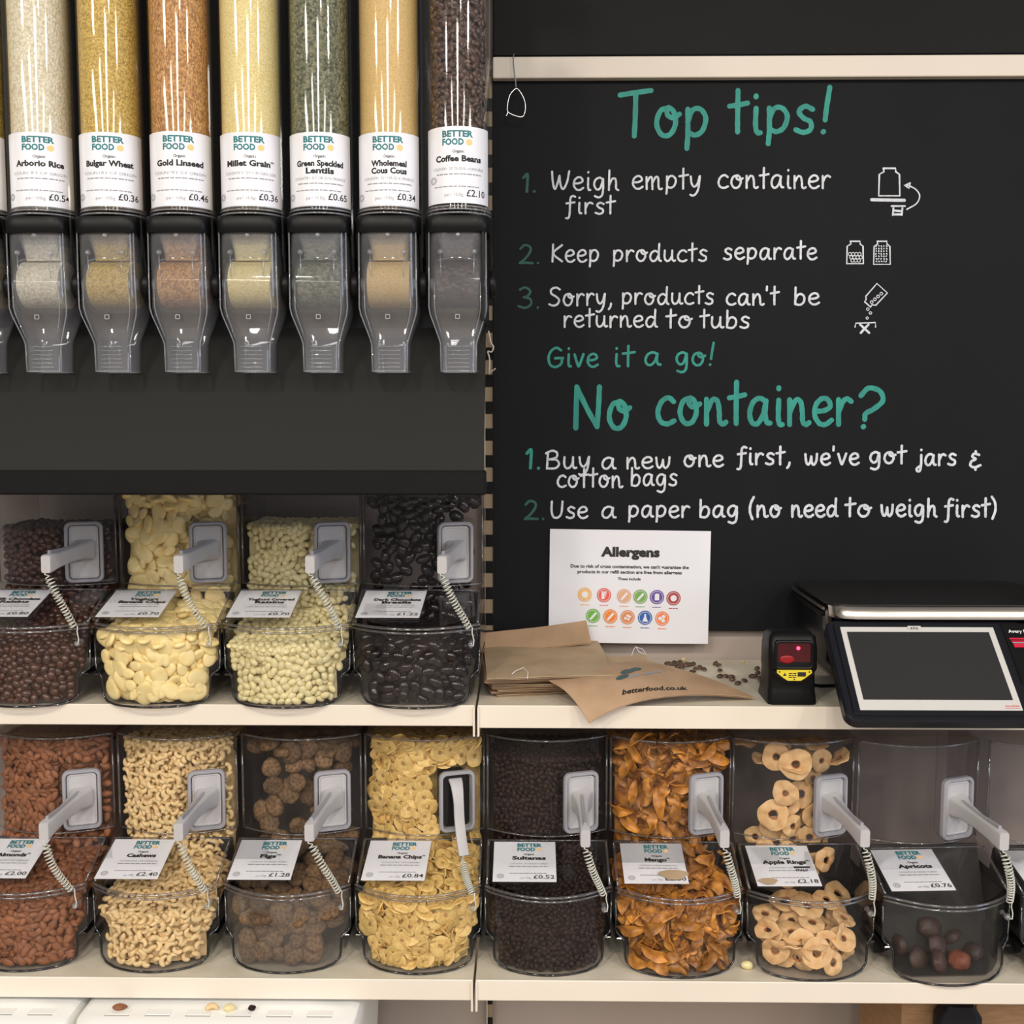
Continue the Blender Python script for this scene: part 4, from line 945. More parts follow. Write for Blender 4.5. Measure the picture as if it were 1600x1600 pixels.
DISP = [
 (-45, 'quinoa', 'yellow grain', [], '', '', 'leftmost grain dispenser, cut by the frame'),
 (62, 'rice', 'arborio rice', ['Arborio Rice'], '£0.54', 'COUNTRY OF ORIGIN', 'clear gravity dispenser of off white arborio rice'),
 (171, 'bulgar', 'bulgar wheat', ['Bulgar Wheat'], '£0.36', 'COUNTRY OF ORIGIN', 'clear gravity dispenser of mustard coloured bulgar wheat'),
 (281, 'linseed', 'gold linseed', ['Gold Linseed'], '£0.46', 'COUNTRY OF ORIGIN', 'clear gravity dispenser of reddish gold linseed'),
 (391, 'millet', 'millet grain', ['Millet Grain*'], '£0.36', 'COUNTRY OF ORIGIN: USA', 'clear gravity dispenser of pale yellow millet'),
 (499.5, 'lentil', 'green lentils', ['Green Speckled', 'Lentils'], '£0.65', 'COUNTRY OF ORIGIN: FRANCE', 'clear gravity dispenser of green speckled lentils'),
 (607.5, 'couscous', 'wholemeal couscous', ['Wholemeal', 'Cous Cous'], '£0.34', 'COUNTRY OF ORIGIN: FRANCE', 'clear gravity dispenser of smooth tan couscous'),
 (716, 'coffeemass', 'coffee beans', ['Coffee Beans'], '£2.10', 'COUNTRY OF ORIGIN: HONDURAS', 'clear gravity dispenser of dark coffee beans beside the chalkboard'),
]
def ring_c(r, z, n=40): return [(r * math.cos(2 * PI * k / n), r * math.sin(2 * PI * k / n), z) for k in range(n)]
def ring_s(hx, hy, z, e=4.0, n=40, cy=0):
    out = []
    for k in range(n):
        a = 2 * PI * k / n; c, s_ = math.cos(a), math.sin(a)
        out.append((hx * abs(c) ** (2 / e) * (1 if c > 0 else -1), cy + hy * abs(s_) ** (2 / e) * (1 if s_ > 0 else -1), z))
    return out
def shell(secs, t):
    """hollow loft with wall thickness t: secs = (hx, hy, z, e)"""
    outer = [ring_s(*q) for q in secs]; inner = [ring_s(q[0] - t, q[1] - t, q[2], q[3]) for q in secs]
    return outer + inner[::-1] + [outer[0]]
for di, (px, gm, gname, names, price, origin, lb) in enumerate(DISP):
    X = PY(px, 100, YT).x
    t = thing('gravity_dispenser', (X, YT, ZN), lb, 'dispenser', 'clear gravity dispensers in a row')
    z = lambda w: w - ZN
    MB().loft([ring_c(RT, z(ZTB)), ring_c(RT, z(ZTT)), ring_c(RT - .0022, z(ZTT)), ring_c(RT - .0022, z(ZTB)), ring_c(RT, z(ZTB))], False).obj('tube', M['tube'], t, 40)
    MB().lathe([(RT + .003, z(ZTT) - .01), (RT + .003, z(ZTT) + .012), (RT - .004, z(ZTT) + .016)], 32).obj('cap', M['black'], t, 40)
    mb = MB()
    for zz, r in ((z(ZTB) + .001, RT + .0012), (z(ZTB) + .005, RT + .0004), (z(ZTB) - .004, RT + .0015)): mb.tube([(r * math.cos(a), r * math.sin(a), zz) for a in [2 * PI * k / 40 for k in range(40)]], .0013, 6, closed=True)
    mb.obj('collar_ring', M['chuteedge'], t, 'all')
    # black band: a rounded-square clip
    hb = RT + .0022
    MB().loft([ring_s(hb - .001, hb - .001, z(ZB0), 5), ring_s(hb, hb, z(ZB0) + .0015, 5), ring_s(hb, hb, z(ZB1) - .0015, 5), ring_s(hb - .001, hb - .001, z(ZB1), 5)], True).obj('clip_band', M['black'], t, 50)
    # clear body narrowing to the spout
    S = [(.0255, .0255, 0, 6), (.0262, .0262, z(ZTAP) - .004, 6), (.0285, .0270, z(ZTAP) + .004, 5), (.0395, .0360, z(ZSH) - .004, 5), (.0412, .0390, z(ZSH) + .006, 5), (.0408, .0408, z(ZAX), 5), (.0405, .0408, z(ZB0), 5)]
    MB().loft(shell(S, .0018), False).obj('body', M['chute'], t, 50)
    mb = MB()
    for s_ in (-1, 1):
        mb.tube([(s_ * (q[0] - .001), -q[1] + .004, q[2]) for q in S], .0011, 6); mb.tube([(s_ * (q[0] - .001) * .80, -q[1] - .0002, q[2]) for q in S[2:6]], .0008, 6)
        # small bosses with a stem on the front face
        mb.lathe([(.001, -.0445), (.0026, -.0435), (.0042, -.041), (.0042, -.040)], 12, (s_ * .0235, 0, z(zt(393))), 'y')
        mb.tube([(s_ * .0235, -.0412, z(zt(398))), (s_ * .0225, -.0414, z(zt(432)))], .0011, 6)
        mb.lathe([(.0085, .0), (.0085, .004), (.006, .006)], 16, (s_ * .036 - (.003 if s_ > 0 else .003), -.020, z(ZAX)), 'x')
    mb.tube(ring_s(.0258, .0258, .0008, 6), .0009, 6, closed=True)
    mb.obj('moulded_rib', M['chuteedge'], t, 'all')
    mb = MB()
    for k in range(6): 
        zz = .0065 + k * .0058; mb.tube([(x, -.0262, zz + .0004 * math.sin(x * 300 + k)) for x in (-.015, -.007, 0, .007, .015)], .0007, 5)
    mb.obj('grip_rib', M['chuteedge'], t, 'all')
    # measuring rotor filled with the product
    zr = z(ZAX) + .0005; RR = .0385
    prof = [(RR - .002, -.033), (RR, -.031), (RR, .031), (RR - .002, .033)]
    MB().lathe(prof, 32, (0, 0, zr), 'x').obj('rotor', M['chute'], t, 40)
    a0 = math.radians(40)
    fr = []
    for xx in (-.0295, .0295):
        fr.append([(xx, (RR - .003) * math.sin(a) * -1, zr + (RR - .003) * -math.cos(a) * .93 + .001) for a in [(-.40 * PI) + (2 * PI * .90) * k / 22 for k in range(23)]])
    MB().loft(fr, True, close=True).obj('rotor_fill', M[gm], t, 60)
    MB().loft([[(x, y + .004, z(ZB0) + .004) for x, y in rrect(.029, .026, .01, 3)], [(x, y + .004, z(zt(402))) for x, y in rrect(.024, .022, .008, 3)]], True).obj('funnel_fill', M[gm], t, 60)
    mb = MB(); mb.tube([(x, -.0335 - .003 * (1 - (x / .026) ** 2), z(zt(405)) + .0035 * (1 - (x / .026) ** 2)) for x in [-.026 + .052 * k / 10 for k in range(11)]], .0011, 6)
    mb.loft([[(x, y, z(ZB0) - .001) for x, y in rrect(.030, .030, .01, 3)], [(x, y, z(zt(398))) for x, y in rrect(.022, .024, .008, 3)]], False)
    mb.obj('inner_funnel', M['chuteedge'], t, 50)
    MB().lathe([(.0015, -.0425), (.0035, -.0418), (.0035, -.040)], 14, (.001, 0, z(zt(366))), 'y').obj('screw_boss', M['chuteedge'], t, 'all')
    f4 = lambda u, v: (u, -.0395 + (.002 if 0 else 0) - .0002, z(zt(494)) + v)
    mb = MB()
    for (a, b, c, d) in ((-.0032, -.0024, -.0032, .0032), (.0024, .0032, -.0032, .0032), (-.0032, .0032, .0024, .0032), (-.0032, .0032, -.0032, -.0024)):
        mb.box((a, -.0398, z(zt(494)) + c), (b, -.0388, z(zt(494)) + d))
    mb.obj('square_mark', M['handle'], t)
    # black hanger arms and turning knob
    for s_ in (-1, 1):
        MB().loft([[(s_ * .0445 + a, .006 + b, zz) for a, b in rrect(.0022, hy, .001, 2)] for zz, hy in ((z(ZAX), .010), (z(ZAX) + .03, .013), (z(ZB1) - .002, .030))], True).obj('hanger_arm', M['black'], t, 40)
    MB().lathe([(.004, .0425), (.0185, .0430), (.0195, .0445), (.0195, .0500), (.0175, .0525), (.004, .0530)], 24, (0, -.004, z(ZAX)), 'x').obj('turning_knob', M['black'], t, 40)
    # printed label round the front of the tube
    zl0, zl1 = z(PY(px, 322 if di < 7 else 317, YT - RT).z), z(PY(px, 206 if di < 7 else 197, YT - RT).z)
    if di == 3: zl1 += .001
    skew = [-.03, -.03, -.03, -.02, -.01, 0, .0, .02][di]; foot = math.atan2(X - 0.0286, 1.6) * 0
    Rl = RT + .0009; ang = 1.24; off = math.atan2(.0286 - X, 1.55) * .66 - .05
    def lf(x, y, lift=.0002):          # x,y 0..100 over the label
        a = off + (x / 100 - .5) * 2 * ang; return ((Rl + lift) * math.sin(a), -(Rl + lift) * math.cos(a), zl0 + (zl1 - zl0) * y / 100)
    lab = MB(); lab.sheet([[lf(x, y, 0) for x in np.linspace(0, 100, 25)] for y in (0, 100)], (0, 0, 0)); 
    lab = MB(); G = [[lf(x, y, 0) for x in np.linspace(0, 100, 25)] for y in (0, 100)]; G2 = [[lf(x, y, -.0004) for x in np.linspace(0, 100, 25)] for y in (0, 100)]
    lab.loft([[G[0][j], G[1][j], G2[1][j], G2[0][j]] for j in range(25)], True)
    lab = lab.obj('label', M['tubelabel'], t, 40)
    mb = MB(); put_text(mb, 'BETTER', 31, 86.5, 8.0, lf, .045, 'l', 40); put_text(mb, 'FOOD', 31, 76, 8.0, lf, .045, 'l', 28); mb.obj('logo', M['teal'], lab)
    mb = MB(); disc2(mb, 66, 79.5, 4.4, lf, n=14); mb.obj('logo_dot', M['dot'], lab)
    mb = MB(); put_text(mb, 'Organic', 52, 65.5, 4, lf, .02, width=15)
    for i, s_ in enumerate(names): put_text(mb, s_, 52, 54.5 - i * 10, 7.6, lf, .045, width=min(5.2 * len(s_), 64))
    put_text(mb, price, 90, 9, 9.0, lf, .010, 'r', 28); mb.obj('lettering', M['ink'], lab)
    mb = MB(); zz = 43 if len(names) == 1 else 36
    put_text(mb, origin, 52, zz, 3.8, lf, 0, width=70) if origin else None
    dashes(mb, 22, 84, zz - 6, 1.6, lf); dashes(mb, 18, 80, 21, 1.4, lf); put_text(mb, 'per 100g', 58, 9, 4.4, lf, width=24, align='r')
    cx, cy = (16, 31) if di == 7 else (9, 14)
    for r_, q in ((6, 4.8), (3.6, 2.8)):
        a_ = [lf(cx + r * math.cos(w) * 1.0, cy + r * math.sin(w) * .8) for r in (q, r_) for w in [2 * PI * k / 16 for k in range(16)]]
        mb.add(a_, [(k, (k + 1) % 16, 16 + (k + 1) % 16, 16 + k) for k in range(16)])
    mb.obj('small_print', M['greyink'], lab)
    # the product column
    rc = RT - .0026
    if gm != 'coffeemass':
        o = MB().lathe([(rc * .7, -.002), (rc, .0), (rc, ZTT - ZTB - .06), (rc * .6, ZTT - ZTB - .05)], 48).obj(gname.replace(' ', '_'), M[gm], None, 40, label=gname + ' filling the tall tube, ' + ['cut by the left edge', 'off white', 'mustard', 'reddish gold', 'pale yellow', 'grey green', 'smooth tan'][di], cat='grain', kind='stuff')
        o.location = (X, YT, ZTB + .004)
    else:
        XC = X
# coffee beans seen through the last tube: single beans in front, the mass behind
rc = RT - .0028; zc0 = ZTB + .004; zc1 = 2.06; Hc = zc1 - zc0
R_ = np.random.default_rng(5); rr_ = .0043; N = 640
Q = np.stack([R_.uniform(0, Hc, N), R_.uniform(-1.45 * rc, 1.45 * rc, N), R_.uniform(0, .010, N)], 1)
Q = relax(Q, rr_, lambda q: np.array([0, -1.5 * rc, 0], np.float32), lambda q: np.array([Hc, 1.5 * rc, .009], np.float32), 35)
items = []
for u, s_, w in Q:
    th = s_ / rc; n = Vector((math.sin(th), -math.cos(th), 0)); B = rot_to(n, R_.uniform(0, 6.28), float(np.clip(R_.normal(0, .35), -1, 1)) + (PI if R_.random() < .5 else 0), R_.uniform(0, PI))
    ln = np.array(B.transposed() @ n); e = math.sqrt(((ln * np.array(FOOD['coffee'][1])) ** 2).sum()); dd = max(w, e)
    items.append((Vector((XC, YT, zc0 + u)) + n * (rc - dd), B, R_.uniform(.9, 1.12), dd + (.02 if u > .36 or u < PY(716, 205, YT - RT).z - zc0 else 0) + .002 * abs(th)))
mb, mats = scatter('coffee', items, Matrix(), 'brown roasted coffee bean pressed against the dispenser tube', 'coffee bean', 'coffee beans in the dispenser tube', 'coffee_bean', 230)
mb.lathe([(rc * .6, 0), (rc - .0085, .002), (rc - .0085, 2.2 - zc0), (rc * .5, 2.22 - zc0)], 32, (XC, YT, zc0), 'z')
mb.obj('coffee_bean_mass', mats, None, 'all', label='deeper mass of roasted coffee beans filling the last dispenser tube', cat='coffee bean', kind='stuff')

# drip panel, mounting rail and shelf edge below the dispensers
XE = PY(758, 650, -.44).x
t = thing('dispenser_shelf', (-.5, -.4, 1.345), 'dark grey sloping panel and black lip below the row of dispensers', 'shelf')
def tl(x, y, z): return (x + .5, y + .4, z - 1.345)
zp0 = PY(700, 735, -.488).z; zp1 = PY(700, 507, -.385).z
MB().sheet([[tl(XL, -.488, zp0 - .004), tl(XE, -.488, zp0 - .004)], [tl(XL, -.385, zp1 + .03), tl(XE, -.385, zp1 + .03)]], (0, .004, 0)).obj('sloping_panel', M['drip'], t)
zl_ = PY(700, 774, -.497).z
MB().box(tl(XL, -.497, zl_), tl(XE + .003, -.470, zp0), bev=.003).obj('black_lip', M['blacklip'], t)
MB().box(tl(XL, -.470, zl_), tl(XE - .002, -.285, zl_ + .006)).obj('under_tray', M['blacklip'], t)
MB().box(tl(XL, -.400, zt(509)), tl(XE - .002, -.372, zt(395)), bev=.002).obj('mounting_rail', M['black'], t)
MB().box(tl(XL, -.396, zt(395)), tl(XE - .002, -.380, zt(330))).obj('back_plate', M['darkback'], t)
for k in range(1, 7):
    xd = (PY(DISP[k][0], 100, YT).x + PY(DISP[k + 1][0], 100, YT).x) / 2
    MB().box(tl(xd - .0012, -.49, zt(400)), tl(xd + .0012, -.39, 2.30)).obj('divider', M['tube'], t)
MB().box(tl(XE - .002, -.497, zt(500)), tl(XE + .0012, -.30, zt(340))).obj('end_plate', M['black'], t)

# ------------------------------------------------------------------ weighing scale
FX = .0286
SX = FX + .455; SZ = 1.157
t = thing('weighing_scale', (SX + .19, -.16, ZU), 'black and steel shop weighing scale with a tilted touch screen', 'scale')
def ts(x, y, z): return (x - SX - .19, y + .16, z - ZU)
xr = SX + .40
def plat(inset, z):
    pts = []
    x0, x1, y0, y1, r = SX + inset, xr - inset, -.30 + inset, -.035 - inset, .035
    for cx, cy, a0 in ((x1 - r, y1 - r, 0), (x0 + r, y1 - r, 90), (x0 + r, y0 + r, 180), (x1 - r, y0 + r, 270)):
        for k in range(7):
            a = math.radians(a0 + 15 * k); pts.append(ts(cx + r * math.cos(a), cy + r * math.sin(a), z))
    return pts
MB().loft([plat(.004, SZ - .006), plat(0, SZ - .003), plat(.001, SZ), plat(.012, SZ - .0015)], True).obj('platter', M['platter'], t, 40)
# steel front apron curving under the front and left edges of the platter
mb = MB(); rows = []
for k in range(8):
    a = PI / 2 * k / 7; row = []
    for x, yo in [(SX + .004, .034), (SX + .010, .016), (SX + .022, .005), (SX + .04, 0), (SX + .1, -.001), (SX + .2, -.001), (SX + .3, -.001), (xr, 0)]:
        row.append(ts(x, -.300 + yo - .014 * math.sin(a), SZ - .001 - .018 * (1 - math.cos(a)) - .002 * math.sin(a)))
    rows.append(row)
mb.sheet(rows, (0, .002, -.001)); mb.obj('steel_apron', M['steel'], t, True)
MB().box(ts(SX - .001, -.262, SZ - .016), ts(SX + .003, -.045, SZ - .010), bev=.001).obj('side_rail', M['steel'], t)
MB().box(ts(SX - .003, -.258, SZ - .026), ts(SX + .004, -.050, SZ - .0185), bev=.001).obj('side_rail', M['black'], t)
MB().box(ts(SX + .012, -.25, 1.045), ts(xr - .01, -.045, SZ - .012), bev=.008).obj('weighing_base', M['navy'], t, 40)
MB().box(ts(SX + .004, -.262, SZ - .05), ts(SX + .016, -.24, SZ - .014), bev=.003).obj('corner_bracket', M['steel'], t)
# round base shell at the left of the screen
mb = MB(); rings = []
for k in range(11):
    a = math.radians(200 - 14 * k) ; 
    rings.append([ts(SX + .030 + dx + .012 * (1 - math.sin(PI * k / 10)), yy, 1.012 + .115 * k / 10) for dx, yy in ((0, -.292), (.02, -.298), (.34, -.298), (.34, -.08), (.0, -.08))])
mb.loft(rings, True).obj('housing', M['navy'], t, 30)
MB().tube([ts(SX + .022 - .012 * math.sin(PI * k / 12) + .030 * (1 - k / 12) ** 2, -.302 - .02 * (1 - k / 12), 1.006 + .12 * k / 12) for k in range(13)], .0035, 8).obj('steel_trim', M['steel'], t, 'all')
for x, y in ((SX + .07, -.29), (xr - .04, -.29), (SX + .07, -.10), (xr - .04, -.10)):
    MB().lathe([(.014, 1e-3), (.016, .004), (.014, .016)], 16, ts(x, y, ZU)).obj('foot', M['black'], t, 40)
# screen unit: a tilted slab from the top rear edge to the front lower edge
A = PY(1309, 982, -.320); B_ = PY(1552, 980, -.320); Cc = PY(1347, 1112, -.436); Dd = PY(1597, 1110, -.436)
ex = Vector((1, 0, 0)); ey = ((Cc + Dd) / 2 - (A + B_) / 2); ey.x = 0; Ls = ey.length; ey.normalize(); en = ex.cross(ey) * -1
if en.y > 0: en = -en
Wd = ((B_.x - A.x) + (Dd.x - Cc.x)) / 2; O0 = Vector(((A.x + Cc.x) / 2, (A.y + B_.y) / 2, (A.z + B_.z) / 2))
SO = Vector((SX + .19, -.16, ZU))
def sp(u, v, d): return O0 + ex * u + ey * v + en * d - SO      # u right, v down the screen, d out
def slab(hu0, hu1, v0, v1, r, d0, d1, ch=.002, bow=0.0):
    def rg(i, d):
        out = []
        for x, y in rrect((hu1 - hu0) / 2 - i, (v1 - v0) / 2 - i, max(r - i, .001), 5, (hu0 + hu1) / 2, (v0 + v1) / 2):
            b = bow * (1 - ((x - (hu0 + hu1) / 2) / ((hu1 - hu0) / 2)) ** 2) if y > (v0 + v1) / 2 else 0
            out.append(sp(x, y + b, d))
        return out
    return [rg(ch, d0), rg(0, d0 + ch), rg(0, d1 - ch), rg(ch, d1)]
MB().loft(slab(-.022, Wd + .055, -.016, Ls + .016, .018, -.022, -.001, .003, .006), True).obj('screen_housing', M['navy'], t, 40)
MB().loft(slab(-.010, Wd + .010, -.009, Ls + .008, .008, -.002, .0015, .001), True).obj('bezel', M['navy'], t, 40)
MB().loft(slab(0, Wd, 0, Ls, .001, .001, .0022, .0003), True).obj('silver_frame', M['silver'], t)
MB().loft(slab(.0085, Wd - .0095, .010, Ls - .018, .001, .0018, .0028, .0003), True).obj('display', M['screen'], t)
MB().loft(slab(Wd * .44, Wd * .44 + .021, -.0015, .0065, .001, .0022, .0034, .0003), True).obj('maker_badge', M['silver'], t)
fs = lambda u, v: sp(u, -v, .0036)
mb = MB(); put_text(mb, 'Xti', Wd * .44 + .011, -.0055, .0045, fs, .02, width=.009); mb.add([fs(Wd * .44 + .003, -.005), fs(Wd * .44 + .0055, -.001), fs(Wd * .44 + .0063, -.0052)], [(0, 1, 2)]); mb.obj('lettering', M['ink'], t)
mb = MB(); fs2 = lambda u, v: sp(u, -v, .0024); put_text(mb, 'Avery Berkel', Wd - .014, -(Ls - .006), .0035, fs2, .01, width=.020); mb.add([fs2(Wd - .026, -(Ls - .004)), fs2(Wd - .003, -(Ls - .004)), fs2(Wd - .003, -(Ls - .0033)), fs2(Wd - .026, -(Ls - .0033))], [(0, 1, 2, 3)]); mb.obj('lettering', M['redstripe'], t)
# side panel at the right of the screen
MB().loft(slab(Wd + .014, Wd + .10, -.010, .11, .004, -.012, .0005, .001), True).obj('side_panel', M['black'], t)
fs3 = lambda u, v: sp(u, -v, .0012)
mb = MB(); put_text(mb, 'Avery Berkel', Wd + .022, -.010, .006, fs3, .02, 'l'); mb.obj('lettering', M['whitetext'], t)
for k, (v0, v1, m_) in enumerate(((.020, .023, 'redstripe'), (.025, .0275, 'redstripe'), (.0285, .0300, 'silver'), (.031, .038, 'redstripe'))):
    MB().loft(slab(Wd + .020 + k * .001, Wd + .095, v0, v1, .0002, .0004, .0012, .0001), True).obj('stripe', M[m_], t)

# ------------------------------------------------------------------ barcode scanner
sb = PY(1239, 1097, -.325); x0s = sb.x
t = thing('barcode_scanner', (x0s, -.325, ZU), 'small black countertop barcode scanner with a glowing red window', 'scanner')
def sec(hx, y0, y1, z, r=.010):
    return [(x, y, z) for x, y in rrect(hx, (y1 - y0) / 2, r, 4, 0, (y0 + y1) / 2)]
MB().loft([sec(.0385, .0, .085, 0), sec(.0392, -.001, .085, .004), sec(.0375, .004, .078, .022), sec(.0370, .006, .074, .050), sec(.0385, -.002, .072, .058), sec(.0388, .001, .068, .090), sec(.0372, .006, .062, .108), sec(.030, .012, .055, .1155, .012)], True).obj('case', M['black'], t, 50)
def fr(hx, z0, z1, y, r): return [(x, y + (z - .055) * .02, z) for x, z in [(a, b) for a, b in rrect(hx, (z1 - z0) / 2, r, 4, 0, (z0 + z1) / 2)]]
MB().loft([fr(.0305, .058, .104, .004, .006), fr(.0305, .058, .104, -.0035, .006), fr(.0285, .060, .102, -.0045, .005), fr(.0265, .062, .100, -.0035, .004), fr(.0265, .062, .100, .002, .004)], False).obj('window_frame', M['black'], t, 40)
MB().loft([fr(.0262, .062, .100, -.0012, .004), fr(.0262, .062, .100, .001, .004)], True).obj('window', M['redglass'], t)
mb = MB(); mb.add(*blob(.0030, .001, .0030)); mb.v = [(a + .006, b - .0022, c + .092) for a, b, c in mb.v]; mb.obj('laser_spot', M['redlamp'], t, 'all')
mb = MB(); mb.add(*blob(.012, .0010, .007)); mb.v = [(a - .011, b - .0015, c + .074) for a, b, c in mb.v]; mb.obj('mirror', mat('red_mirror_glow', (130, 16, 26), .3, emit=(200, 20, 30, .12)), t, 'all')  # the red glow at lower left is put in as emission
pl = [(-.027, .0575), (.027, .0575), (.0275, .053), (.016, .044), (.010, .0405), (-.010, .0405), (-.016, .044), (-.0275, .053)]
mb = MB(); mb.loft([[(x, y, z) for x, z in pl] for y in (.002, -.0055)], True); st = mb.obj('warning_sticker', M['yellow'], t)
f5 = lambda u, v: (u, -.0058, v); mb = MB()
mb.add([f5(-.018, .0485), f5(-.0125, .0485), f5(-.01525, .0535)], [(0, 1, 2)]); mb.add([f5(.005, .0475), f5(.018, .0475), f5(.018, .0545), f5(.005, .0545)], [(0, 1, 2, 3)])
for k in range(3): dashes(mb, -.009, .003, .0455 + k * .003, .0014, f5, seed=k)
disc2(mb, -.0235, .0548, .0013, f5, n=8); disc2(mb, .0235, .0548, .0013, f5, n=8); disc2(mb, 0, .0428, .0012, f5, n=8); mb.obj('sticker_print', M['ink'], st)
mb = MB(); mb.loft([[(x, y, z) for x, z in [(-.031, .056), (-.031, .050), (-.018, .040), (-.011, .0365), (.011, .0365), (.018, .040), (.031, .050), (.031, .056)]] for y in (.004, -.003)], True); mb.obj('chin', M['black'], t)
mb = MB(); mb.tube([(.030, .07, .02), (.045, .09, .012), (.07, .10, .006), (.12, .11, .005)], .0028, 8); mb.obj('cable', M['black'], t, 'all')

# ------------------------------------------------------------------ paper bags on the upper shelf
def bag(cs4, label, mat_, th=.0012, amp=.003, seed=0, nx=12, ny=8, zc=None, teeth=None, txt=False):
    c = [Vector(p) for p in cs4]; org = sum(c, Vector()) / 4; org.z = min(p.z for p in c); r = random.Random(seed)
    ph = [r.uniform(0, 6) for _ in range(6)]
    def pt(u, v, lift=0):
        p = (c[0] * (1 - u) + c[1] * u) * (1 - v) + (c[3] * (1 - u) + c[2] * u) * v
        b = amp * (math.sin(3 * u + ph[0]) * math.sin(2.4 * v + ph[1]) + .5 * math.sin(7 * u + 4 * v + ph[2])) + (zc(u, v) if zc else 0)
        q = p - org + Vector((0, 0, b + lift))
        if teeth == 'u1' and u > .99: q.x += .002 * (1 if int(v * 30) % 2 else -1)
        return q
    t = thing('paper_bag', org, label, 'paper bag', 'brown paper bags on the upper shelf')
    MB().sheet([[pt(u / nx, v / ny) for u in range(nx + 1)] for v in range(ny + 1)], (0, 0, -th)).obj('bag_front', M[mat_], t, True)
    MB().sheet([[pt(.01 + .98 * u / nx, .01 + .985 * v / ny) - Vector((0, 0, th + .0014)) for u in range(nx + 1)] for v in range(ny + 1)], (0, 0, -.0006)).obj('bag_back', M[mat_], t, True)
    return t, pt
for k in range(5):
    z_ = ZU + .004 + .005 * k; r = random.Random(k); dx = r.uniform(-4, 10)
    bag([PZ(757, 1070 - 3 * k, z_), PZ(878 + dx * 2, 1060 - 2 * k, z_), PZ(885 + dx * 2, 1081 - 3 * k, z_), PZ(769 + dx, 1086 - 4 * k, z_)],
        ['lowest brown paper bag of the stack by the bins', 'second brown paper bag from the bottom of the stack', 'middle brown paper bag of the stack', 'fourth brown paper bag up in the stack', 'brown paper bag just under the big top bags'][k], 'kraft' if k % 2 else 'kraftlight', amp=.0006, seed=k)
for k in range(3):
    z_ = ZU + .032 + .0045 * k
    bag([PZ(754 + k, 1020 - 4 * k, z_), PZ(936 - 3 * k, 1004 - 3 * k, z_), PZ(956 + 3 * k, 1058 - 2 * k, z_), PZ(757 + 2 * k, 1066 - 3 * k, z_ )],
        ['large flat brown bag under the top pair', 'large flat brown bag second from the top', 'topmost large faded brown bag with a loose thread'][k], 'kraftlight' if k == 2 else 'kraft', amp=.0012, seed=20 + k, teeth='u1')
    if k == 2:
        pass
a = PY(756, 990, -.055); b = PY(916, 969, -.045); c_ = PY(924, 1003, -.085); d_ = PY(757, 1022, -.095)
bag([a, b, c_, d_], 'brown bag with a raised folded top edge leaning below the notice', 'kraft', amp=.001, seed=41)
bag([PZ(925, 1026, ZU + .030), PZ(1008, 1022, ZU + .022), PZ(1016, 1036, ZU + .020), PZ(948, 1062, ZU + .032)], 'small brown bag peeking out right of the stack', 'kraftlight', amp=.002, seed=43)
Lp = PZ(858, 1063, ZU + .034); Tp = PZ(1003, 1030, ZU + .036); Rp = PZ(1180, 1091, ZU + .004); Bp = PY(921, 1130, -.374)
tb, pt = bag([Lp, Tp, Rp, Bp], 'front brown paper bag printed with a web address, drooping over the shelf edge', 'kraft', amp=.0015, seed=50, nx=20, ny=16,
             zc=lambda u, v: .012 * math.sin(PI * v) * (1 - .4 * u) + .006 * math.sin(PI * u) + .020 * v * math.sin(PI * u ** .7))
# print: find the bag's own coordinates under a few spots and lay the text along them
ntx = lambda x, y: pt(.30 + x * .62 , .80 - .38 * x - y, .0008)
def bagmap(px, py):                    # invert the sheet map numerically
    best = None; u = v = .5; st = .25
    org = tb.location
    import itertools
    def prj(u, v):
        w = CR.transposed() @ (pt(u, v, .0006) + org - C0); return 800 + F * w.x / -w.z, 800 - F * w.y / -w.z
    for _ in range(9):
        c = [(u + a * st, v + b * st) for a in (-1, 0, 1) for b in (-1, 0, 1)]
        u, v = min(c, key=lambda q: (prj(*q)[0] - px) ** 2 + (prj(*q)[1] - py) ** 2); 
        st *= .6
    return u, v
u0, v0 = bagmap(972, 1086); u1, v1 = bagmap(1075, 1078); u2, v2 = bagmap(974, 1077)
def bt(x, y): return pt(u0 + (u1 - u0) * x + (u2 - u0) * y, v0 + (v1 - v0) * x + (v2 - v0) * y, .0007)
mb = MB(); put_text(mb, 'betterfood.co.uk', .5, 0, .95, bt, .03, width=1.0); mb.obj('lettering', M['ink'], tb)
u0, v0 = bagmap(975, 1062); u1, v1 = bagmap(1036, 1050); u2, v2 = bagmap(968, 1046)
mb = MB()
for x, y, r in ((-.02, .25, .16), (.16, .62, .2), (.42, .7, .17)): mb.add([bt(x + r * math.cos(q), y + r * 1.1 * math.sin(q)) for q in [2 * PI * k / 14 for k in range(14)]], [tuple(range(14))])
mb.obj('printed_leaf', mat('faded_teal_ink', (70, 92, 92), .7), tb)
mb = MB(); dashes(mb, .1, 1.1, .02, .14, bt); mb.obj('small_print', M['greyink'], tb)
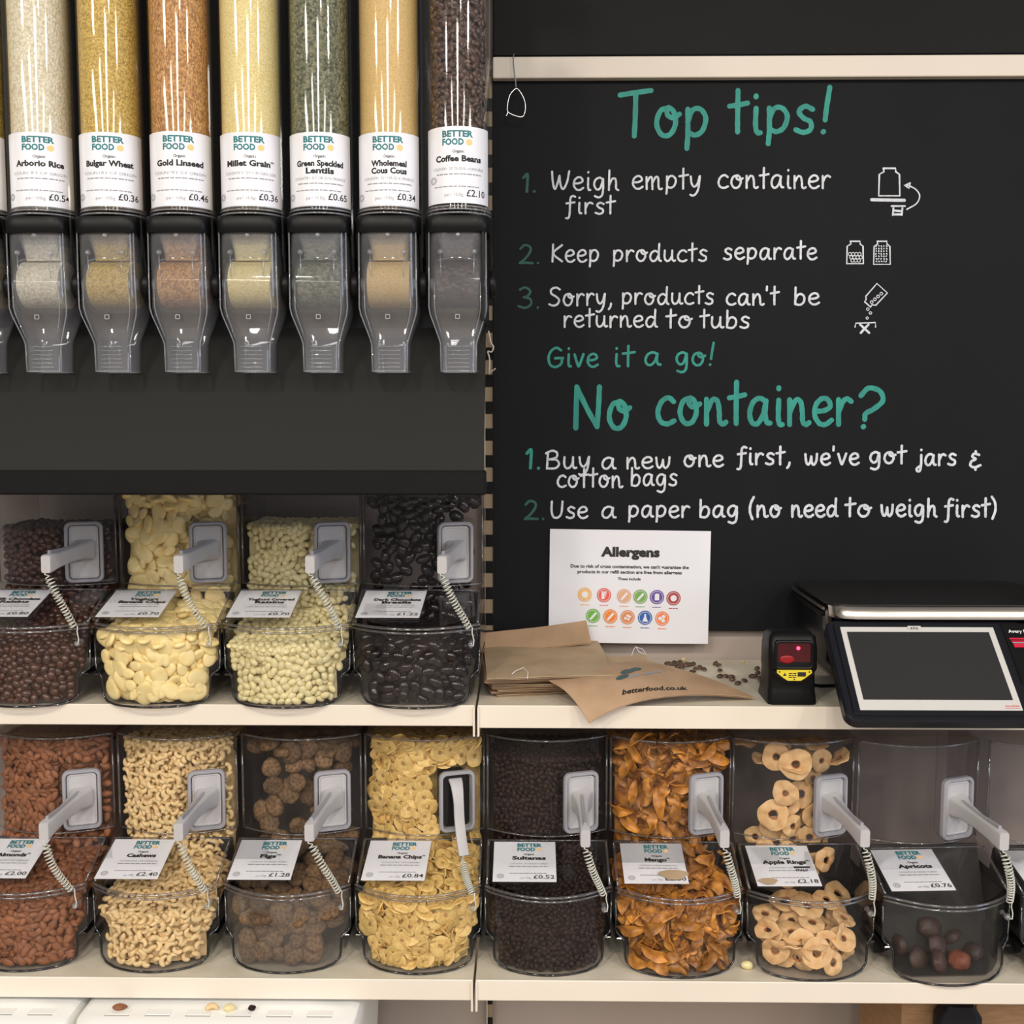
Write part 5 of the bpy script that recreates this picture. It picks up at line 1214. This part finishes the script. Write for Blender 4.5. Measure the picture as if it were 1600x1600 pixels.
# loose white threads
t2 = thing('cotton_thread', PZ(822, 1052, ZU + .046), 'thin loose white thread on the topmost brown bag', 'thread'); o0 = t2.location
MB().tube([Vector(p) - o0 for p in [PZ(800, 1053, ZU + .044), PZ(806, 1048, ZU + .045), PZ(818, 1043, ZU + .047), PZ(825, 1050, ZU + .046), PZ(824, 1060, ZU + .045)]], .0006, 5).obj('thread', M['whitetext'], t2, 'all')
t2 = thing('cotton_thread', PZ(992, 1012, ZU + .035), 'white thread tied in a small bow below the notice', 'thread'); o0 = t2.location
MB().tube([Vector(p) - o0 for p in [PY(985, 1029, -.06), PY(990, 1016, -.05), PY(993, 1010, -.05), PY(998, 1018, -.055), PY(1010, 1024, -.06), PY(1004, 1014, -.05), PY(993, 1011, -.05)]], .0007, 5).obj('thread', M['whitetext'], t2, 'all')

# spilt coffee beans on the right part of the shelf
SP = [(1043,1036),(1049,1037),(1054,1035),(1060,1037),(1059,1042),(1065,1040),(1071,1042),(1066,1044),(1077,1038),(1083,1037),(1073,1037),(1062,1034),(1056,1042),(1082,1049),(1088,1044),(1094,1042),(1100,1045),(1072,1051),(1066,1053),
      (1118,1036),(1123,1039),(1125,1047),(1125,1056),(1134,1056),(1143,1057),(1144,1061),(1153,1067),(1163,1063),(1175,1056),(1183,1044),(1184,1051),(1187,1059),(1188,1063),(1195,1050),(1198,1042),(1180,1056)]
V = variants('coffee')
for k, (px, py) in enumerate(SP):
    p = PZ(px, py, ZU + .0045); s_ = 1.12
    o = bpy.data.objects.new('coffee_bean', V[k % 7]); COL.objects.link(o)
    o.matrix_world = Matrix.Translation((p.x, p.y, ZU + .0040 + (.003 if k in (5, 6, 7, 12) else 0))) @ Euler((R_.uniform(2.6, 3.6), R_.uniform(-.3, .3), R_.uniform(0, 6.3))).to_matrix().to_4x4() @ Matrix.Scale(s_, 4)
    tag(o, 'dark coffee bean spilt on the cream shelf beside the bags and scanner', 'coffee bean', 'coffee beans spilt on the shelf')
p = PZ(1068, 1030, ZU + .006); o = mk('c', blob(.003, .002, .005, 8, 6, lumpy(3, .2)), M['crumb']); o = bpy.data.objects.new('nut_flake', o); COL.objects.link(o); o.location = p; tag(o, 'tiny pale nut flake standing behind the spilt coffee beans', 'crumb')
p = PZ(1160, 1034, ZU + .002); o = bpy.data.objects.new('nut_flake', mk('c', blob(.006, .002, .0016, 8, 6, lumpy(4, .2)), M['crumb'])); COL.objects.link(o); o.location = p; tag(o, 'thin tan flake lying at the back of the shelf', 'crumb')
# stray pieces on the lower shelf and on the crates
o = bpy.data.objects.new('yoghurt_raisin', variants('yog_raisin')[2]); COL.objects.link(o); p = PZ(1167, 1508, ZL + .006); o.matrix_world = Matrix.Translation(p) @ Matrix.Scale(1.3, 4); tag(o, 'single pale yoghurt raisin lying between the mango and apple ring bins', 'sweet')

# ------------------------------------------------------------------ below the lower shelf
MB().box((XL, -.42, .0), (XR, .004, .14), bev=.004).obj('plinth', M['creamworn'], label='cream base deck at the foot of the shelving', cat='shelf base')
ZC = .5455
def crate(x0, x1, label):
    t = thing('storage_crate', ((x0 + x1) / 2, -.25, .14), label, 'crate', 'white lidded crates under the lower shelf'); h = ZC - .14; w = (x1 - x0) / 2
    MB().loft([[(x, y - .02, z) for x, y in rrect(w - i, .19 - i, .02, 4)] for z, i in ((0, .03), (.02, .024), (h - .04, .008))], True).obj('crate_body', M['white'], t, 40)
    MB().loft([[(x, y - .02, z) for x, y in rrect(w - i, .198 - i, .022, 4)] for z, i in ((h - .042, .002), (h - .016, .0), (h - .005, .003), (h, .012))], True).obj('lid', M['white'], t, 40)
    for k in range(max(1, int(w * 2 / .062))):
        xx = -w + .045 + k * .062
        if xx + .02 > w - .02: break
        MB().box((xx, -.196, h - .004), (xx + .038, -.180, h + .0014), bev=.0008).obj('lid_tab', M['white'], t)
        MB().box((xx, -.1985, h - .0045), (xx + .038, -.1960, h + .0007)).obj('tab_slot', M['whiteslot'], t)
cxa = PZ(122, 1580, ZC).x; cxb = PZ(560, 1580, ZC).x; cx0 = PZ(114, 1580, ZC).x
crate(cx0 - .42, cx0, 'white lidded crate at the bottom left corner'); crate(cxa, cxb, 'white lidded crate with stray nuts on its lid')
for px, me, s_, lb_, nm_, cat_ in ((188, variants('almond')[0], 1.0, 'reddish brown almond on the white crate lid', 'almond', 'nut'), (332, variants('cashew')[1], 1.1, 'pale cashew on the white crate lid', 'cashew', 'nut'),
                             (359, variants('yog_raisin')[1], 1.15, 'greenish white yoghurt raisin beside the cashew on the crate lid', 'yoghurt_raisin', 'sweet'), (394, variants('sultana')[0], 1.0, 'small black raisin on the white crate lid', 'raisin', 'dried fruit')):
    o = bpy.data.objects.new(nm_, me); COL.objects.link(o); o.matrix_world = Matrix.Translation((PY(px, 1568, -.43).x, -.4315, ZC + .0052)) @ Euler((.2, .1, .3)).to_matrix().to_4x4() @ Matrix.Scale(s_, 4); tag(o, lb_, cat_)
t = thing('cardboard_box', (PY(1440, 1590, -.2).x, -.2, .14), 'brown cardboard box under the lower shelf at the right', 'box')
hb_ = PY(1440, 1578, -.30).z - .14 + .03
MB().box((-.07, -.10, 0), (.05, .12, hb_), bev=.001).obj('carton', M['cardboard'], t); MB().box((.052, -.10, 0), (.16, .12, hb_ - .01), bev=.001).obj('carton_flap', M['cardboard'], t)
t = thing('black_pouch', (PY(1500, 1590, -.34).x, -.33, .14), 'dark navy pouch in front of the cardboard box under the shelf', 'pouch')
mb = MB(); mb.loft([[(x * .035 * k, y * .02, z) for x, y in rrect(1, 1, .5)] for z, k in ((0, 1), (.2, 1.05), (hb_ - .02, 1.0), (hb_ + .002, .6))], True); mb.obj('pouch_body', M['navy'], t, True)
